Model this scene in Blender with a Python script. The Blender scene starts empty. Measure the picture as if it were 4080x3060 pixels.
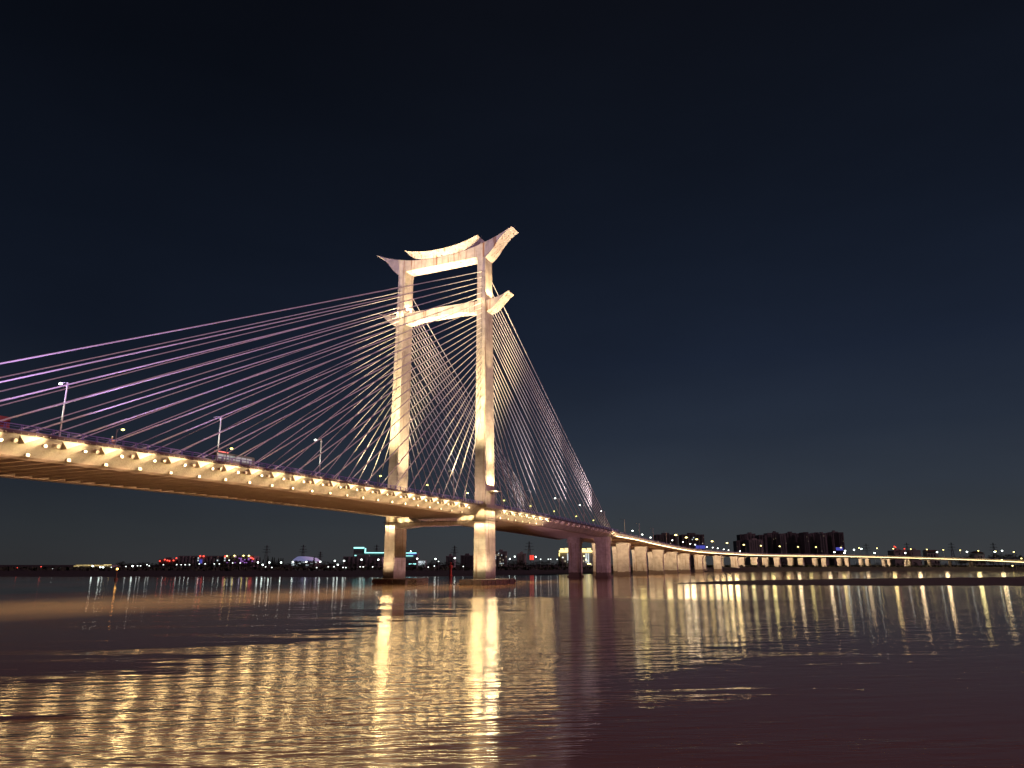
import bpy, bmesh, math, random
from mathutils import Vector, Matrix
random.seed(7)
R = math.radians
S = bpy.context.scene
COL = S.collection

# ------------------------------------------------------------------ camera
CAMH = 7.0                       # metres above the river
F, CX, CY = 2846.0, 2040.0, 1530.0
PITCH, YAW = R(14.2), R(25.26)
cam = bpy.data.objects.new("camera", bpy.data.cameras.new("camera"))
COL.objects.link(cam)
cam.location = (0, 0, CAMH)
cam.rotation_euler = (R(90) + PITCH, 0, YAW)
cam.data.sensor_width = 36.0
cam.data.lens = F / 4080 * 36
cam.data.clip_start, cam.data.clip_end = 0.5, 40000
S.camera = cam

# ------------------------------------------------------------------ night sky
W = bpy.data.worlds.new("World"); S.world = W; W.use_nodes = True
nt = W.node_tree; nt.nodes.clear()
def wn(t, **k):
    n = nt.nodes.new(t)
    for a, b in k.items(): setattr(n, a, b)
    return n
out = wn("ShaderNodeOutputWorld"); bg = wn("ShaderNodeBackground")
tc = wn("ShaderNodeTexCoord"); sep = wn("ShaderNodeSeparateXYZ")
nt.links.new(tc.outputs["Generated"], sep.inputs[0])
ramp = wn("ShaderNodeValToRGB"); nt.links.new(sep.outputs["Z"], ramp.inputs[0])
def srgb(r, g, b):
    f = lambda c: (c / 255 / 12.92) if c / 255 <= .04045 else ((c / 255 + .055) / 1.055) ** 2.4
    return (f(r), f(g), f(b), 1)
stops = [(0.0, (51, 52, 54)), (.045, (47, 51, 55)), (.10, (40, 46, 55)), (.17, (31, 38, 50)),
         (.27, (22, 29, 43)), (.40, (16, 22, 34)), (.58, (12, 16, 25)), (.72, (11, 13, 20)), (1, (8, 9, 14))]
e = ramp.color_ramp.elements
e[0].position, e[0].color = stops[0][0], srgb(*stops[0][1])
e[1].position, e[1].color = stops[-1][0], srgb(*stops[-1][1])
for p, c in stops[1:-1]:
    q = e.new(p); q.color = srgb(*c)
# the town's glow: low sky a little brighter over the right bank, darker left
dotn = wn("ShaderNodeVectorMath", operation='DOT_PRODUCT'); dotn.inputs[1].default_value = (math.sin(R(-2)), math.cos(R(-2)), 0)
nt.links.new(tc.outputs["Generated"], dotn.inputs[0])
mr = wn("ShaderNodeMapRange"); mr.inputs[1].default_value = .55; mr.inputs[2].default_value = 1.0
mr.inputs[3].default_value = .82; mr.inputs[4].default_value = 1.38
nt.links.new(dotn.outputs["Value"], mr.inputs[0])
sky = wn("ShaderNodeTexSky", sky_type='NISHITA', sun_disc=False, sun_elevation=R(-6), sun_rotation=R(118))
add = wn("ShaderNodeVectorMath", operation='MULTIPLY_ADD')
nt.links.new(sky.outputs[0], add.inputs[0]); add.inputs[1].default_value = (.002, .002, .002)
nt.links.new(ramp.outputs[0], add.inputs[2])
nt.links.new(add.outputs[0], bg.inputs[0]); cn = wn("ShaderNodeTexNoise"); cn.inputs["Scale"].default_value = 2.2; cn.inputs["Detail"].default_value = 4
cm = wn("ShaderNodeMapping"); cm.inputs["Scale"].default_value = (1, 1, 3.2)
nt.links.new(tc.outputs["Generated"], cm.inputs[0]); nt.links.new(cm.outputs[0], cn.inputs["Vector"])
cr = wn("ShaderNodeMapRange"); cr.inputs[1].default_value = .3; cr.inputs[2].default_value = .7; cr.inputs[3].default_value = .90; cr.inputs[4].default_value = 1.12
nt.links.new(cn.outputs[0], cr.inputs[0])
cx = wn("ShaderNodeMath", operation='MULTIPLY'); nt.links.new(mr.outputs[0], cx.inputs[0]); nt.links.new(cr.outputs[0], cx.inputs[1])
nt.links.new(cx.outputs[0], bg.inputs[1])
nt.links.new(bg.outputs[0], out.inputs[0])

# ------------------------------------------------------------------ the one sun lamp: faint pink light from the camera's bank
sl = bpy.data.lights.new("town_light", 'SUN'); so = bpy.data.objects.new("town_light", sl); COL.objects.link(so)
sl.energy = 1.05; sl.angle = R(0.5); sl.color = (1.0, .50, .66)
SUN = Vector((1.0, .30, .43)).normalized()
so.rotation_euler = SUN.to_track_quat('Z', 'Y').to_euler()

vs = S.view_settings
S.display_settings.display_device = 'sRGB'
vs.view_transform = 'Standard'; vs.look = 'None'; vs.exposure = 0; vs.gamma = 1
S.cycles.max_bounces = 5; S.cycles.diffuse_bounces = 2; S.cycles.glossy_bounces = 3
S.cycles.sample_clamp_indirect = 6; S.cycles.caustics_reflective = False; S.cycles.caustics_refractive = False
S.cycles.use_denoising = True
try: S.cycles.denoiser = 'OPENIMAGEDENOISE'
except Exception: pass

# ------------------------------------------------------------------ picture measure -> world
cyw, syw = math.cos(YAW), math.sin(YAW)
def at(u, v, D):
    """world point seen at photo pixel (u,v), D metres ahead of the camera"""
    x, y = u - CX, CY - v
    d = (x, F * math.cos(PITCH) - y * math.sin(PITCH), F * math.sin(PITCH) + y * math.cos(PITCH))
    k = D / d[1]
    X, Y, Z = d[0] * k, D, d[2] * k
    return Vector((X * cyw - Y * syw, X * syw + Y * cyw, Z + CAMH))
def to_u(p):
    X = p[0] * cyw + p[1] * syw; Y = -p[0] * syw + p[1] * cyw; Z = p[2] - CAMH
    zc = Y * math.cos(PITCH) + Z * math.sin(PITCH)
    return CX + F * X / zc
def depth(p): return -p[0] * syw + p[1] * cyw
HZ = 2250.0

# ------------------------------------------------------------------ builders
class MB:
    def __init__(s): s.v, s.f, s.m, s.sm = [], [], [], []
    def add(s, vs_, fs, mi=0, smooth=False):
        o = len(s.v); s.v += [tuple(p) for p in vs_]
        for q in fs: s.f.append([i + o for i in q]); s.m.append(mi); s.sm.append(smooth)
    def box(s, a, b, mi=0, rot=None, org=None):
        x0, y0, z0 = a; x1, y1, z1 = b
        P = [Vector(p) for p in ((x0,y0,z0),(x1,y0,z0),(x1,y1,z0),(x0,y1,z0),(x0,y0,z1),(x1,y0,z1),(x1,y1,z1),(x0,y1,z1))]
        if rot is not None: P = [rot @ p for p in P]
        if org is not None: P = [p + org for p in P]
        s.add(P, [(3,2,1,0),(4,5,6,7),(0,1,5,4),(1,2,6,5),(2,3,7,6),(3,0,4,7)], mi)
    def loft(s, rings, mi=0, cap=True, smooth=False, closed=True):
        n = len(rings[0]); o = len(s.v)
        V = [p for r in rings for p in r]; fs = []
        for i in range(len(rings) - 1):
            for j in range(n if closed else n - 1):
                k = (j + 1) % n
                fs.append((i*n+j, i*n+k, (i+1)*n+k, (i+1)*n+j))
        s.add(V, fs, mi, smooth)
        if cap:
            m = (len(rings)-1)*n
            s.add(rings[0], [tuple(range(n-1,-1,-1))], mi); s.add(rings[-1], [tuple(range(n))], mi)
    def tube(s, pts, rad, n=8, mi=0, smooth=True, cap=True):
        pts = [Vector(p) for p in pts]
        if not isinstance(rad, (list, tuple)): rad = [rad] * len(pts)
        rings = []
        for i, p in enumerate(pts):
            d = (pts[min(i+1, len(pts)-1)] - pts[max(i-1, 0)]).normalized()
            a = d.cross(Vector((0,0,1)))
            if a.length < 1e-3: a = d.cross(Vector((0,1,0)))
            a.normalize(); b = d.cross(a)
            rings.append([p + (a*math.cos(t) + b*math.sin(t))*rad[i] for t in [2*math.pi*k/n for k in range(n)]])
        s.loft(rings, mi, cap, smooth)
    def prism(s, prof, y0, y1, mi=0):
        """x-z outline pushed from y0 to y1"""
        n = len(prof)
        V = [(x, y0, z) for x, z in prof] + [(x, y1, z) for x, z in prof]
        s.add(V, [tuple(range(n-1,-1,-1)), tuple(range(n, 2*n))] + [(j, (j+1)%n, (j+1)%n+n, j+n) for j in range(n)], mi)
    def ball(s, c, r, mi=0, n=8, m=6, sq=(1,1,1)):
        c = Vector(c); rings = []
        for i in range(1, m):
            t = math.pi*i/m
            rings.append([c + Vector((r*sq[0]*math.sin(t)*math.cos(2*math.pi*k/n), r*sq[1]*math.sin(t)*math.sin(2*math.pi*k/n), -r*sq[2]*math.cos(t))) for k in range(n)])
        s.loft(rings, mi, True, True)
    def build(s, name, mats, parent=None, fix=True):
        me = bpy.data.meshes.new(name); me.from_pydata(s.v, [], s.f)
        for m in (mats if isinstance(mats, (list, tuple)) else [mats]): me.materials.append(m)
        me.polygons.foreach_set("material_index", s.m); me.polygons.foreach_set("use_smooth", s.sm)
        if fix:
            bm = bmesh.new(); bm.from_mesh(me); bmesh.ops.recalc_face_normals(bm, faces=bm.faces); bm.to_mesh(me); bm.free()
        me.update()
        o = bpy.data.objects.new(name, me); COL.objects.link(o)
        if parent: adopt(o, parent)
        return o
def adopt(o, parent):
    o.parent = parent
    o.matrix_parent_inverse = Matrix.Translation(-world_loc(parent))
def world_loc(o):
    p = o.location.copy(); q = o.parent
    return p                      # parents below are unrotated: their inverse is a shift
def tag(o, label=None, cat=None, group=None, kind=None):
    if label: o['label'] = label
    if cat: o['category'] = cat
    if group: o['group'] = group
    if kind: o['kind'] = kind
    return o
def thing(name, label, cat, loc=(0,0,0), group=None):
    o = bpy.data.objects.new(name, None); COL.objects.link(o); o.location = loc; o.empty_display_size = 1
    return tag(o, label, cat, group)
def copy_tree(o, parent=None):
    c = o.copy(); COL.objects.link(c)
    if parent is not None: c.parent = parent
    for ch in list(o.children): copy_tree(ch, c)
    return c
ORD = ["first","second","third","fourth","fifth","sixth","seventh","eighth","ninth","tenth","eleventh","twelfth","thirteenth",
       "fourteenth","fifteenth","sixteenth","seventeenth","eighteenth","nineteenth","twentieth","twenty-first","twenty-second",
       "twenty-third","twenty-fourth","twenty-fifth","twenty-sixth","twenty-seventh","twenty-eighth","twenty-ninth","thirtieth",
       "thirty-first","thirty-second","thirty-third","thirty-fourth","thirty-fifth"]

# ------------------------------------------------------------------ materials
def mat(name, col, rough=.7, metal=0, emit=None, es=0, var=0, scale=.4, bump=0, bscale=3, streak=0, streak_col=(.16,.07,.03), s0=.60):
    m = bpy.data.materials.new(name); m.use_nodes = True
    N = m.node_tree; b = N.nodes["Principled BSDF"]
    b.inputs["Base Color"].default_value = (*col, 1); b.inputs["Roughness"].default_value = rough; b.inputs["Metallic"].default_value = metal
    if emit: b.inputs["Emission Color"].default_value = (*emit, 1); b.inputs["Emission Strength"].default_value = es
    if var or bump or streak:
        g = N.nodes.new("ShaderNodeNewGeometry")
    cur = None
    if var:
        n = N.nodes.new("ShaderNodeTexNoise"); n.inputs["Scale"].default_value = scale; n.inputs["Detail"].default_value = 6; n.inputs["Roughness"].default_value = .65
        N.links.new(g.outputs["Position"], n.inputs["Vector"])
        r = N.nodes.new("ShaderNodeMapRange"); r.inputs[1].default_value = .3; r.inputs[2].default_value = .7; r.inputs[3].default_value = 1-var; r.inputs[4].default_value = 1+var*.6
        N.links.new(n.outputs[0], r.inputs[0])
        x = N.nodes.new("ShaderNodeVectorMath"); x.operation = 'SCALE'; x.inputs[0].default_value = col
        N.links.new(r.outputs[0], x.inputs["Scale"]); cur = x.outputs[0]
    if streak:
        mp = N.nodes.new("ShaderNodeMapping"); mp.inputs["Scale"].default_value = (1.1, 1.1, .05)
        N.links.new(g.outputs["Position"], mp.inputs[0])
        n2 = N.nodes.new("ShaderNodeTexNoise"); n2.inputs["Scale"].default_value = 1.0; n2.inputs["Detail"].default_value = 4
        N.links.new(mp.outputs[0], n2.inputs["Vector"])
        r2 = N.nodes.new("ShaderNodeMapRange"); r2.inputs[1].default_value = s0; r2.inputs[2].default_value = s0+.13; r2.inputs[4].default_value = streak
        N.links.new(n2.outputs[0], r2.inputs[0])
        mx = N.nodes.new("ShaderNodeMix"); mx.data_type = 'RGBA'
        N.links.new(r2.outputs[0], mx.inputs["Factor"])
        if cur: N.links.new(cur, mx.inputs["A"])
        else: mx.inputs["A"].default_value = (*col, 1)
        mx.inputs["B"].default_value = (*streak_col, 1); cur = mx.outputs["Result"]
    if cur: N.links.new(cur, b.inputs["Base Color"])
    if bump:
        n3 = N.nodes.new("ShaderNodeTexNoise"); n3.inputs["Scale"].default_value = bscale; n3.inputs["Detail"].default_value = 5
        N.links.new(g.outputs["Position"], n3.inputs["Vector"])
        bp = N.nodes.new("ShaderNodeBump"); bp.inputs["Strength"].default_value = bump; bp.inputs["Distance"].default_value = .12
        N.links.new(n3.outputs[0], bp.inputs["Height"]); N.links.new(bp.outputs[0], b.inputs["Normal"])
    return m
def lamp_mat(name, col, s):
    m = mat(name, (.8,.8,.8), emit=col, es=s); return m

def tidal_concrete(name, col, z0, z1):
    """concrete with a muddy tide line between z0 and z1"""
    m = mat(name, col, .85, var=.34, scale=.30, bump=.4, streak=.75, streak_col=(.20,.12,.07), s0=.57)
    N = m.node_tree; b = N.nodes["Principled BSDF"]
    src = b.inputs["Base Color"].links[0].from_socket
    g = N.nodes.new("ShaderNodeNewGeometry"); sp = N.nodes.new("ShaderNodeSeparateXYZ"); N.links.new(g.outputs["Position"], sp.inputs[0])
    # pour joints every four metres
    def mm(op, a, v):
        n = N.nodes.new("ShaderNodeMath"); n.operation = op; N.links.new(a, n.inputs[0]); n.inputs[1].default_value = v; return n.outputs[0]
    j = mm('LESS_THAN', mm('FRACT', mm('DIVIDE', sp.outputs["Z"], 4.1), 0), .045)
    jm = N.nodes.new("ShaderNodeMix"); jm.data_type = 'RGBA'; N.links.new(mm('MULTIPLY', j, .26), jm.inputs["Factor"])
    N.links.new(src, jm.inputs["A"]); jm.inputs["B"].default_value = (col[0]*.4, col[1]*.36, col[2]*.33, 1); src = jm.outputs["Result"]
    nz = N.nodes.new("ShaderNodeTexNoise"); nz.inputs["Scale"].default_value = .8; N.links.new(g.outputs["Position"], nz.inputs["Vector"])
    ad = N.nodes.new("ShaderNodeMath"); ad.operation = 'MULTIPLY_ADD'; ad.inputs[1].default_value = -1.2
    N.links.new(nz.outputs[0], ad.inputs[0]); N.links.new(sp.outputs["Z"], ad.inputs[2])
    r = N.nodes.new("ShaderNodeMapRange"); r.inputs[1].default_value = z0-.6; r.inputs[2].default_value = z1-.6; r.inputs[3].default_value = 1; r.inputs[4].default_value = 0
    N.links.new(ad.outputs[0], r.inputs[0])
    mx = N.nodes.new("ShaderNodeMix"); mx.data_type = 'RGBA'; N.links.new(r.outputs[0], mx.inputs["Factor"])
    N.links.new(src, mx.inputs["A"]); mx.inputs["B"].default_value = (col[0]*.34, col[1]*.27, col[2]*.25, 1)
    N.links.new(mx.outputs["Result"], b.inputs["Base Color"])
    return m

M = {}
M['tower'] = tidal_concrete('tower_concrete', (.46,.42,.38), 2.2, 5.2)
M['beam'] = mat('beam_concrete', (.46,.42,.38), .85, var=.3, scale=.35, bump=.3, streak=.9, streak_col=(.20,.08,.035), s0=.55)
M['deck'] = mat('deck_concrete', (.36,.335,.30), .85, var=.32, scale=.35, bump=.4, streak=.45, streak_col=(.17,.12,.08))
M['soffit'] = mat('soffit_concrete', (.40,.35,.30), .9, var=.12, scale=.3)
M['pier'] = tidal_concrete('pier_concrete', (.42,.38,.34), 2.6, 2.9)
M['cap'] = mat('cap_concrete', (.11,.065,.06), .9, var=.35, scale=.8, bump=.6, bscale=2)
M['cornice'] = mat('cornice_dark_paint', (.07,.035,.05), .6)
M['purple'] = mat('purple_lit_railing', (.20,.15,.46), .5)  # purple LED light on the railings is put into this base colour
M['barrier'] = mat('barrier_concrete', (.30,.29,.25), .8, var=.2)
M['road'] = mat('asphalt', (.05,.05,.05), .9)
M['cable'] = mat('white_cable_sheath', (.78,.76,.78), .45)
M['tube'] = mat('cable_guard_tube', (.80,.77,.70), .4)
M['dark'] = mat('dark_socket', (.03,.02,.02), .8)
M['fixture'] = mat('fixture_cream_paint', (.66,.62,.52), .5)
M['arm'] = mat('lamp_arm_grey', (.25,.23,.2), .5)
M['lens'] = lamp_mat('warm_lens', (1,.80,.46), 1.6)
M['white_post'] = mat('white_lamp_post', (.78,.80,.76), .4)
M['grey_post'] = mat('grey_lamp_post', (.30,.30,.29), .5)
M['lamp_white'] = lamp_mat('white_lamp_glow', (.95,1,.88), 14)
M['lamp_off'] = mat('lamp_head_unlit', (.55,.55,.52), .4)
M['lamp_yellow'] = lamp_mat('yellow_lamp_glow', (1,.95,.22), 5)
M['lamp_warm'] = lamp_mat('warm_lamp_glow', (1,.82,.26), 7)
M['lamp_cool'] = lamp_mat('cool_lamp_glow', (.85,1,.92), 9)
M['lamp_orange'] = lamp_mat('orange_lamp_glow', (1,.50,.10), 8)
M['lamp_small'] = lamp_mat('small_lamp_glow', (.88,1,.93), 3.5)
M['lamp_red'] = lamp_mat('red_lamp_glow', (1,.06,.02), 2)
M['led'] = lamp_mat('cream_led_strip', (1,.76,.38), 11)

# ------------------------------------------------------------------ spot lamps: floodlights, and many added ones with no fixture built
def spot(loc, target, power, ang, col, parent, blend=.6, size=.15):
    l = bpy.data.lights.new("flood_or_added_spot", 'SPOT'); l.energy = power; l.spot_size = R(ang); l.spot_blend = blend
    l.color = col; l.shadow_soft_size = size
    o = bpy.data.objects.new("flood_or_added_spot", l); COL.objects.link(o)
    o.location = loc; o.rotation_euler = (Vector(loc) - Vector(target)).to_track_quat('Z', 'Y').to_euler()
    adopt(o, parent); return o
WARM = (1.0, .71, .34)

# ================================================================== WATER, BANK, SANDBAR
def water_mat():
    m = bpy.data.materials.new('river_water'); m.use_nodes = True
    N = m.node_tree; L = N.links; b = N.nodes["Principled BSDF"]
    b.inputs["Base Color"].default_value = (.32,.155,.078,1); b.inputs["IOR"].default_value = 1.9
    g = N.nodes.new("ShaderNodeNewGeometry"); pos = g.outputs["Position"]
    def node(t, **k):
        n = N.nodes.new(t)
        for a, c in k.items(): setattr(n, a, c)
        return n
    def noise(rot, sc, scale, detail, rough=.55, dist=0):
        mp = node("ShaderNodeMapping", vector_type='TEXTURE'); mp.inputs["Rotation"].default_value = (0,0,rot); mp.inputs["Scale"].default_value = tuple(1/q for q in sc)
        L.new(pos, mp.inputs[0]); n = node("ShaderNodeTexNoise"); n.inputs["Scale"].default_value = scale; n.inputs["Detail"].default_value = detail
        n.inputs["Roughness"].default_value = rough; n.inputs["Distortion"].default_value = dist
        L.new(mp.outputs[0], n.inputs["Vector"]); return n.outputs[0]
    def math_(op, a, b_, c=None):
        n = node("ShaderNodeMath", operation=op)
        for i, x in enumerate((a, b_, c)):
            if x is None: continue
            if isinstance(x, (int, float)): n.inputs[i].default_value = x
            else: L.new(x, n.inputs[i])
        return n.outputs[0]
    def rng(x, a, b_, c, d, t='SMOOTHSTEP'):
        n = node("ShaderNodeMapRange", interpolation_type=t); L.new(x, n.inputs[0])
        for i, q in enumerate((a, b_, c, d)): n.inputs[i+1].default_value = q
        return n.outputs[0]
    A0 = R(25.26)
    sx = node("ShaderNodeSeparateXYZ"); L.new(pos, sx.inputs[0]); X, Y = sx.outputs[0], sx.outputs[1]
    def add_(*q):
        r = q[0]
        for t in q[1:]: r = math_('ADD', r, t)
        return r
    big = noise(A0+R(14), (.010,.030,1), 1, 5, .62, .4)          # wind lanes
    fine = noise(A0+R(8), (.035,.20,1), 1, 6, .68, .3)           # long slicks
    # sheltered water: far side of the deck, and a slick off the bank at left
    rag = math_('MULTIPLY', math_('SUBTRACT', add_(math_('MULTIPLY', big, 1.0), math_('MULTIPLY', fine, .8)), .9), 95)
    ex = math_('ADD', X, rag)
    edge = math_('MULTIPLY_ADD', Y, .22, 152)
    far = rng(math_('ADD', ex, edge), -16, 6, 1, 0)              # 1 beyond the bridge line
    beyond = rng(math_('MULTIPLY_ADD', X, -.20, math_('ADD', Y, math_('MULTIPLY', rag, .5))), 150, 172, 0, 1)
    slick = math_('MULTIPLY', rng(math_('ADD', ex, math_('MULTIPLY', Y, .10)), -50, -38, 1, 0), rng(math_('ADD', Y, math_('MULTIPLY', rag, 1.2)), 92, 140, 1, 0))
    near_calm = rng(math_('ADD', X, math_('MULTIPLY', rag, .35)), -22, -10, 0, .75)
    calm = math_('MAXIMUM', math_('MAXIMUM', far, math_('MULTIPLY', beyond, .85)), math_('MAXIMUM', slick, near_calm))
    ripple = math_('SUBTRACT', 1.0, calm)
    lanes = rng(fine, .50, .60, 0, .85)
    ripple = math_('MAXIMUM', ripple, math_('MULTIPLY', lanes, .8))
    r1 = noise(A0+R(10), (.24,1.0,1), 1.0, 2, .5)
    r2 = noise(A0+R(-2), (.62,2.8,1), 1.0, 2, .55)
    r3 = noise(A0+R(18), (.10,.33,1), 1.0, 3, .5)
    hgt = add_(math_('MULTIPLY', r1, .60), math_('MULTIPLY', r2, .22), math_('MULTIPLY', r3, .8))
    amp = math_('MULTIPLY_ADD', ripple, .93, .07)
    bp = node("ShaderNodeBump"); bp.inputs["Distance"].default_value = .42
    L.new(math_('MULTIPLY', amp, .37), bp.inputs["Strength"]); L.new(hgt, bp.inputs["Height"])
    L.new(bp.outputs[0], b.inputs["Normal"])
    L.new(rng(ripple, 0, 1, .04, .145, 'LINEAR'), b.inputs["Roughness"])
    return m
wm = MB(); wm.add([(-9000,-60,0),(9000,-60,0),(9000,9000,0),(-9000,9000,0)], [(0,1,2,3)])
tag(wm.build('water', water_mat()), 'wide brown night river mirroring the lit bridge', kind='structure')

# far bank
M['bank'] = mat('bank_earth', (.030,.026,.022), .95, var=.4, scale=.05)
sh = [(-2500,430),(-1500,440),(0,446),(1000,437),(1500,437),(2000,489),(2260,541),(2560,642),(2787,735),(3000,800),(3150,866),(3350,895),(3622,900),(3894,868),(3984,842),(4120,785),(5500,600),(6500,500)]
def shore(u):
    for (a, d0), (b_, d1) in zip(sh, sh[1:]):
        if a <= u <= b_: return d0 + (d1-d0)*(u-a)/(b_-a)
    return sh[0][1] if u < sh[0][0] else sh[-1][1]
def bank_z(u, D):
    s = D - shore(u); k = min(1, max(0, (u-2300)/400))
    left = [(0,-.15),(12,.25),(60,.7),(190,1.3),(250,3.0),(600,3.8),(9000,5.0)]
    right = [(0,-.15),(10,1.2),(32,4.2),(60,4.6),(250,4.8),(600,4.9),(9000,5.5)]
    def f(t):
        for (a, z0), (b_, z1) in zip(t, t[1:]):
            if a <= s <= b_: return z0 + (z1-z0)*(s-a)/(b_-a)
        return t[0][1] if s < 0 else t[-1][1]
    return f(left)*(1-k) + f(right)*k
def gpt(u, D):
    p = at(u, HZ, D); return Vector((p.x, p.y, bank_z(u, D)))
bm_ = MB(); rings = []
for i in range(0, 181):
    u = -2500 + 50*i
    rings.append([(lambda p: p + Vector((0,0,random.uniform(-.12,.12) if 5 < o < 300 else 0)))(gpt(u, shore(u)+o)) for o in (-6+random.uniform(-5,5),12,32,60,120,190,250,420,900,9000)])
bm_.loft(rings, 0, cap=False, closed=False)
tag(bm_.build('far_bank', M['bank'], fix=False), 'dark low far river bank', kind='structure')

# mud bar at right
M['mud'] = mat('wet_mud', (.085,.045,.045), .55, var=.35, scale=.15, bump=.4)
top = [(-70,283),(-56,323),(-39,379),(8,439),(91,545),(160,640)]
bot = [(-69,281),(-49,278),(-28,270),(13,283),(49,295),(90,300)]
sb = MB()
def bez(L_, t):
    t *= len(L_)-1; i = min(int(t), len(L_)-2); k = t-i
    return Vector(L_[i])*(1-k) + Vector(L_[i+1])*k
rings = []
for i in range(41):
    a, b_ = bez(bot, i/40), bez(top, i/40); row = []
    for j in range(9):
        t = j/8; p = a*(1-t) + b_*t; h = math.sin(math.pi*min(1, max(0, t)))**.5 * min(1, i/8) * .55
        jit = random.uniform(-1.5,1.5) if 0 < i else 0
        row.append(Vector((p.x + jit*.6, p.y + jit*(1.6 if j in (0,8) else .5), -.10 + h*(1 + random.uniform(-.25,.25)))))
    rings.append(row)
sb.loft(rings, 0, cap=False, closed=False, smooth=True)
tag(sb.build('sandbar', M['mud'], fix=False), 'low maroon mud bar in the river at right', kind='structure')

# ================================================================== CABLE-STAYED BRIDGE
XC = -146.85
def zt(y):          # cornice line of the deck (world z)
    t = [(-80,27.6),(0,27.9),(40,28.1),(70,28.35),(125,28.8),(160,28.85),(190,28.75),(218,28.55),(260,28.2),(311,27.45),(350,26.7),(390,25.75),(412,25.1)]
    for (a, z0), (b_, z1) in zip(t, t[1:]):
        if a <= y <= b_: return z0 + (z1-z0)*(y-a)/(b_-a)
    return t[-1][1]
bridge = thing('cable_stayed_bridge', 'floodlit cable-stayed bridge with a concrete portal tower under upturned eaves', 'bridge', (XC, 244.5, 0))
YS = [-80, -40, 0, 30] + [40 + 3.66*i for i in range(101)] + [412]
YS = sorted(set(y for y in YS if y <= 412))
def strip(mb, prof, mi=0, ys=YS, closed=False):
    mb.loft([[Vector((XC + x, y, zt(y) + z)) for x, z in prof] for y in ys], mi, cap=closed, closed=closed)
d = MB(); strip(d, [(-21.2,.02),(-21.2,.42),(21.2,.42),(21.2,.02)], closed=True)
deck = d.build('deck_slab', M['road'], bridge)
d = MB(); d2 = MB()
for s in (1, -1):
    strip(d, [(s*21.25,-.02),(s*21.75,.0),(s*21.75,.45),(s*21.25,.5)], closed=True)
d.build('cornice', M['cornice'], bridge)
fas = {}
for s in (1, -1):
    d = MB(); strip(d, [(s*21.3,-.03),(s*21.3,-.35),(s*17.9,-3.25),(s*17.6,-3.35),(s*14.6,-3.35),(s*14.4,-3.0),(s*14.2,-1.0),(s*14.2,-.03)], closed=True)
    fas[s] = d.build('fascia', M['deck'], bridge)
d = MB(); strip(d, [(-14.2,-1.0),(14.2,-1.0),(14.2,-.9),(-14.2,-.9)], closed=True)
y = 42.0
while y < 410:
    z = zt(y); d.box((XC-14.3, y-.22, z-3.30), (XC+14.3, y+.22, z-.95)); y += 3.65
d.build('soffit', M['soffit'], bridge)
# lamp boxes, brackets and caps, one set per bay
BAYS = [227.4 - 7.32*i for i in range(25, -1, -1)] + [259 + 7.2*i for i in range(21)]
p_br = p_cap = p_small = p_box = None
def inst(proto, builder, loc):
    if proto is None: o = builder(); o.location = loc; adopt(o, fas[1]); return o
    o = proto.copy(); COL.objects.link(o); o.location = loc; return o
def fx(z):          # fascia x at height z below cornice
    return 21.3 if z > -.35 else 21.3 - (-.35 - z)*3.4/2.9
def mk_bracket():
    b_ = MB(); A = [(.10,-1.75,-.22),(.10,1.75,-.22),(.42,-.95,-1.55)]
    Bk = [(-.2,-1.75,-.22),(-.2,1.75,-.22),(-1.6,-.95,-1.55)]
    b_.add(A+Bk, [(0,1,2),(5,4,3),(0,2,5,3),(1,4,5,2),(0,3,4,1)]); return b_.build('bracket', M['fixture'])
def mk_cap():
    b_ = MB(); b_.tube([(-1.0,0,.1),(-.15,0,-.05)], .30, 12); b_.tube([(-.15,0,-.05),(-.05,0,-.07)], .36, 12); return b_.build('anchor_cap', M['fixture'])
def mk_small():
    b_ = MB(); b_.box((-.9,-.12,-.10),(-.25,.12,.06)); b_.box((-.25,-.24,-.22),(.10,.24,.16)); return b_.build('wall_lamp', M['fixture'])
def mk_box():
    b_ = MB(); b_.box((-.3,-.35,-.28),(.30,.35,.28)); b_.box((.30,-.28,-.22),(.33,.28,.22), 1); return b_.build('lamp_box', [M['fixture'], M['lens']])
for i, yb in enumerate(BAYS):
    if 236 < yb < 254: continue
    z = zt(yb); lit = 60 < yb < 303
    o = inst(p_br, mk_bracket, (XC+21.28, yb, z)); p_br = p_br or o
    if yb < 60: continue
    o = inst(p_cap, mk_cap, (XC+fx(-1.2)+.95, yb-2.15, z-1.15)); p_cap = p_cap or o
    if lit:
        o = inst(p_small, mk_small, (XC+fx(-1.35)+.75, yb+3.0, z-1.3)); p_small = p_small or o
        o = inst(p_box, mk_box, (XC+fx(-3.0)+.28, yb+1.6, z-3.0)); p_box = p_box or o
    if yb < 303:
        spot((XC+24.4, yb+5.2, z-.45), (XC+19.3, yb-1.6, z-2.3), 8200*random.uniform(.72,1.2), 50, WARM, bridge, .9, .10)
        spot((XC+27.5, yb+1.5, z-2.6), (XC+19.8, yb, z-1.5), 4200 if lit else 3000, 66, WARM, bridge, 1, .3)  # added soft fill to even out the fascia, no fixture
        if lit:
            spot((XC+23.5, yb, z-7.0), (XC-8, yb-6, z-1.4), 12500, 56, (1,.54,.29), bridge, 1, 1.2)  # added soffit spot hung below the deck without a fixture
        spot((XC+21.6, yb+3.6, z-1.0), (XC+20.0, yb, 0), 11000, 104, (1,.98,.58), bridge, .25, .8)  # added downlight that warms the water below the fascia
        spot((XC+22.0, yb+1.6, z-2.6), (XC+62, yb-26, 6), (1950 if yb < 240 else 750)*random.uniform(.6,1.35), 150, (1,.67,.28), bridge, .6, 1.2)  # added glare spot, there for the gold reflection on the river
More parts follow.
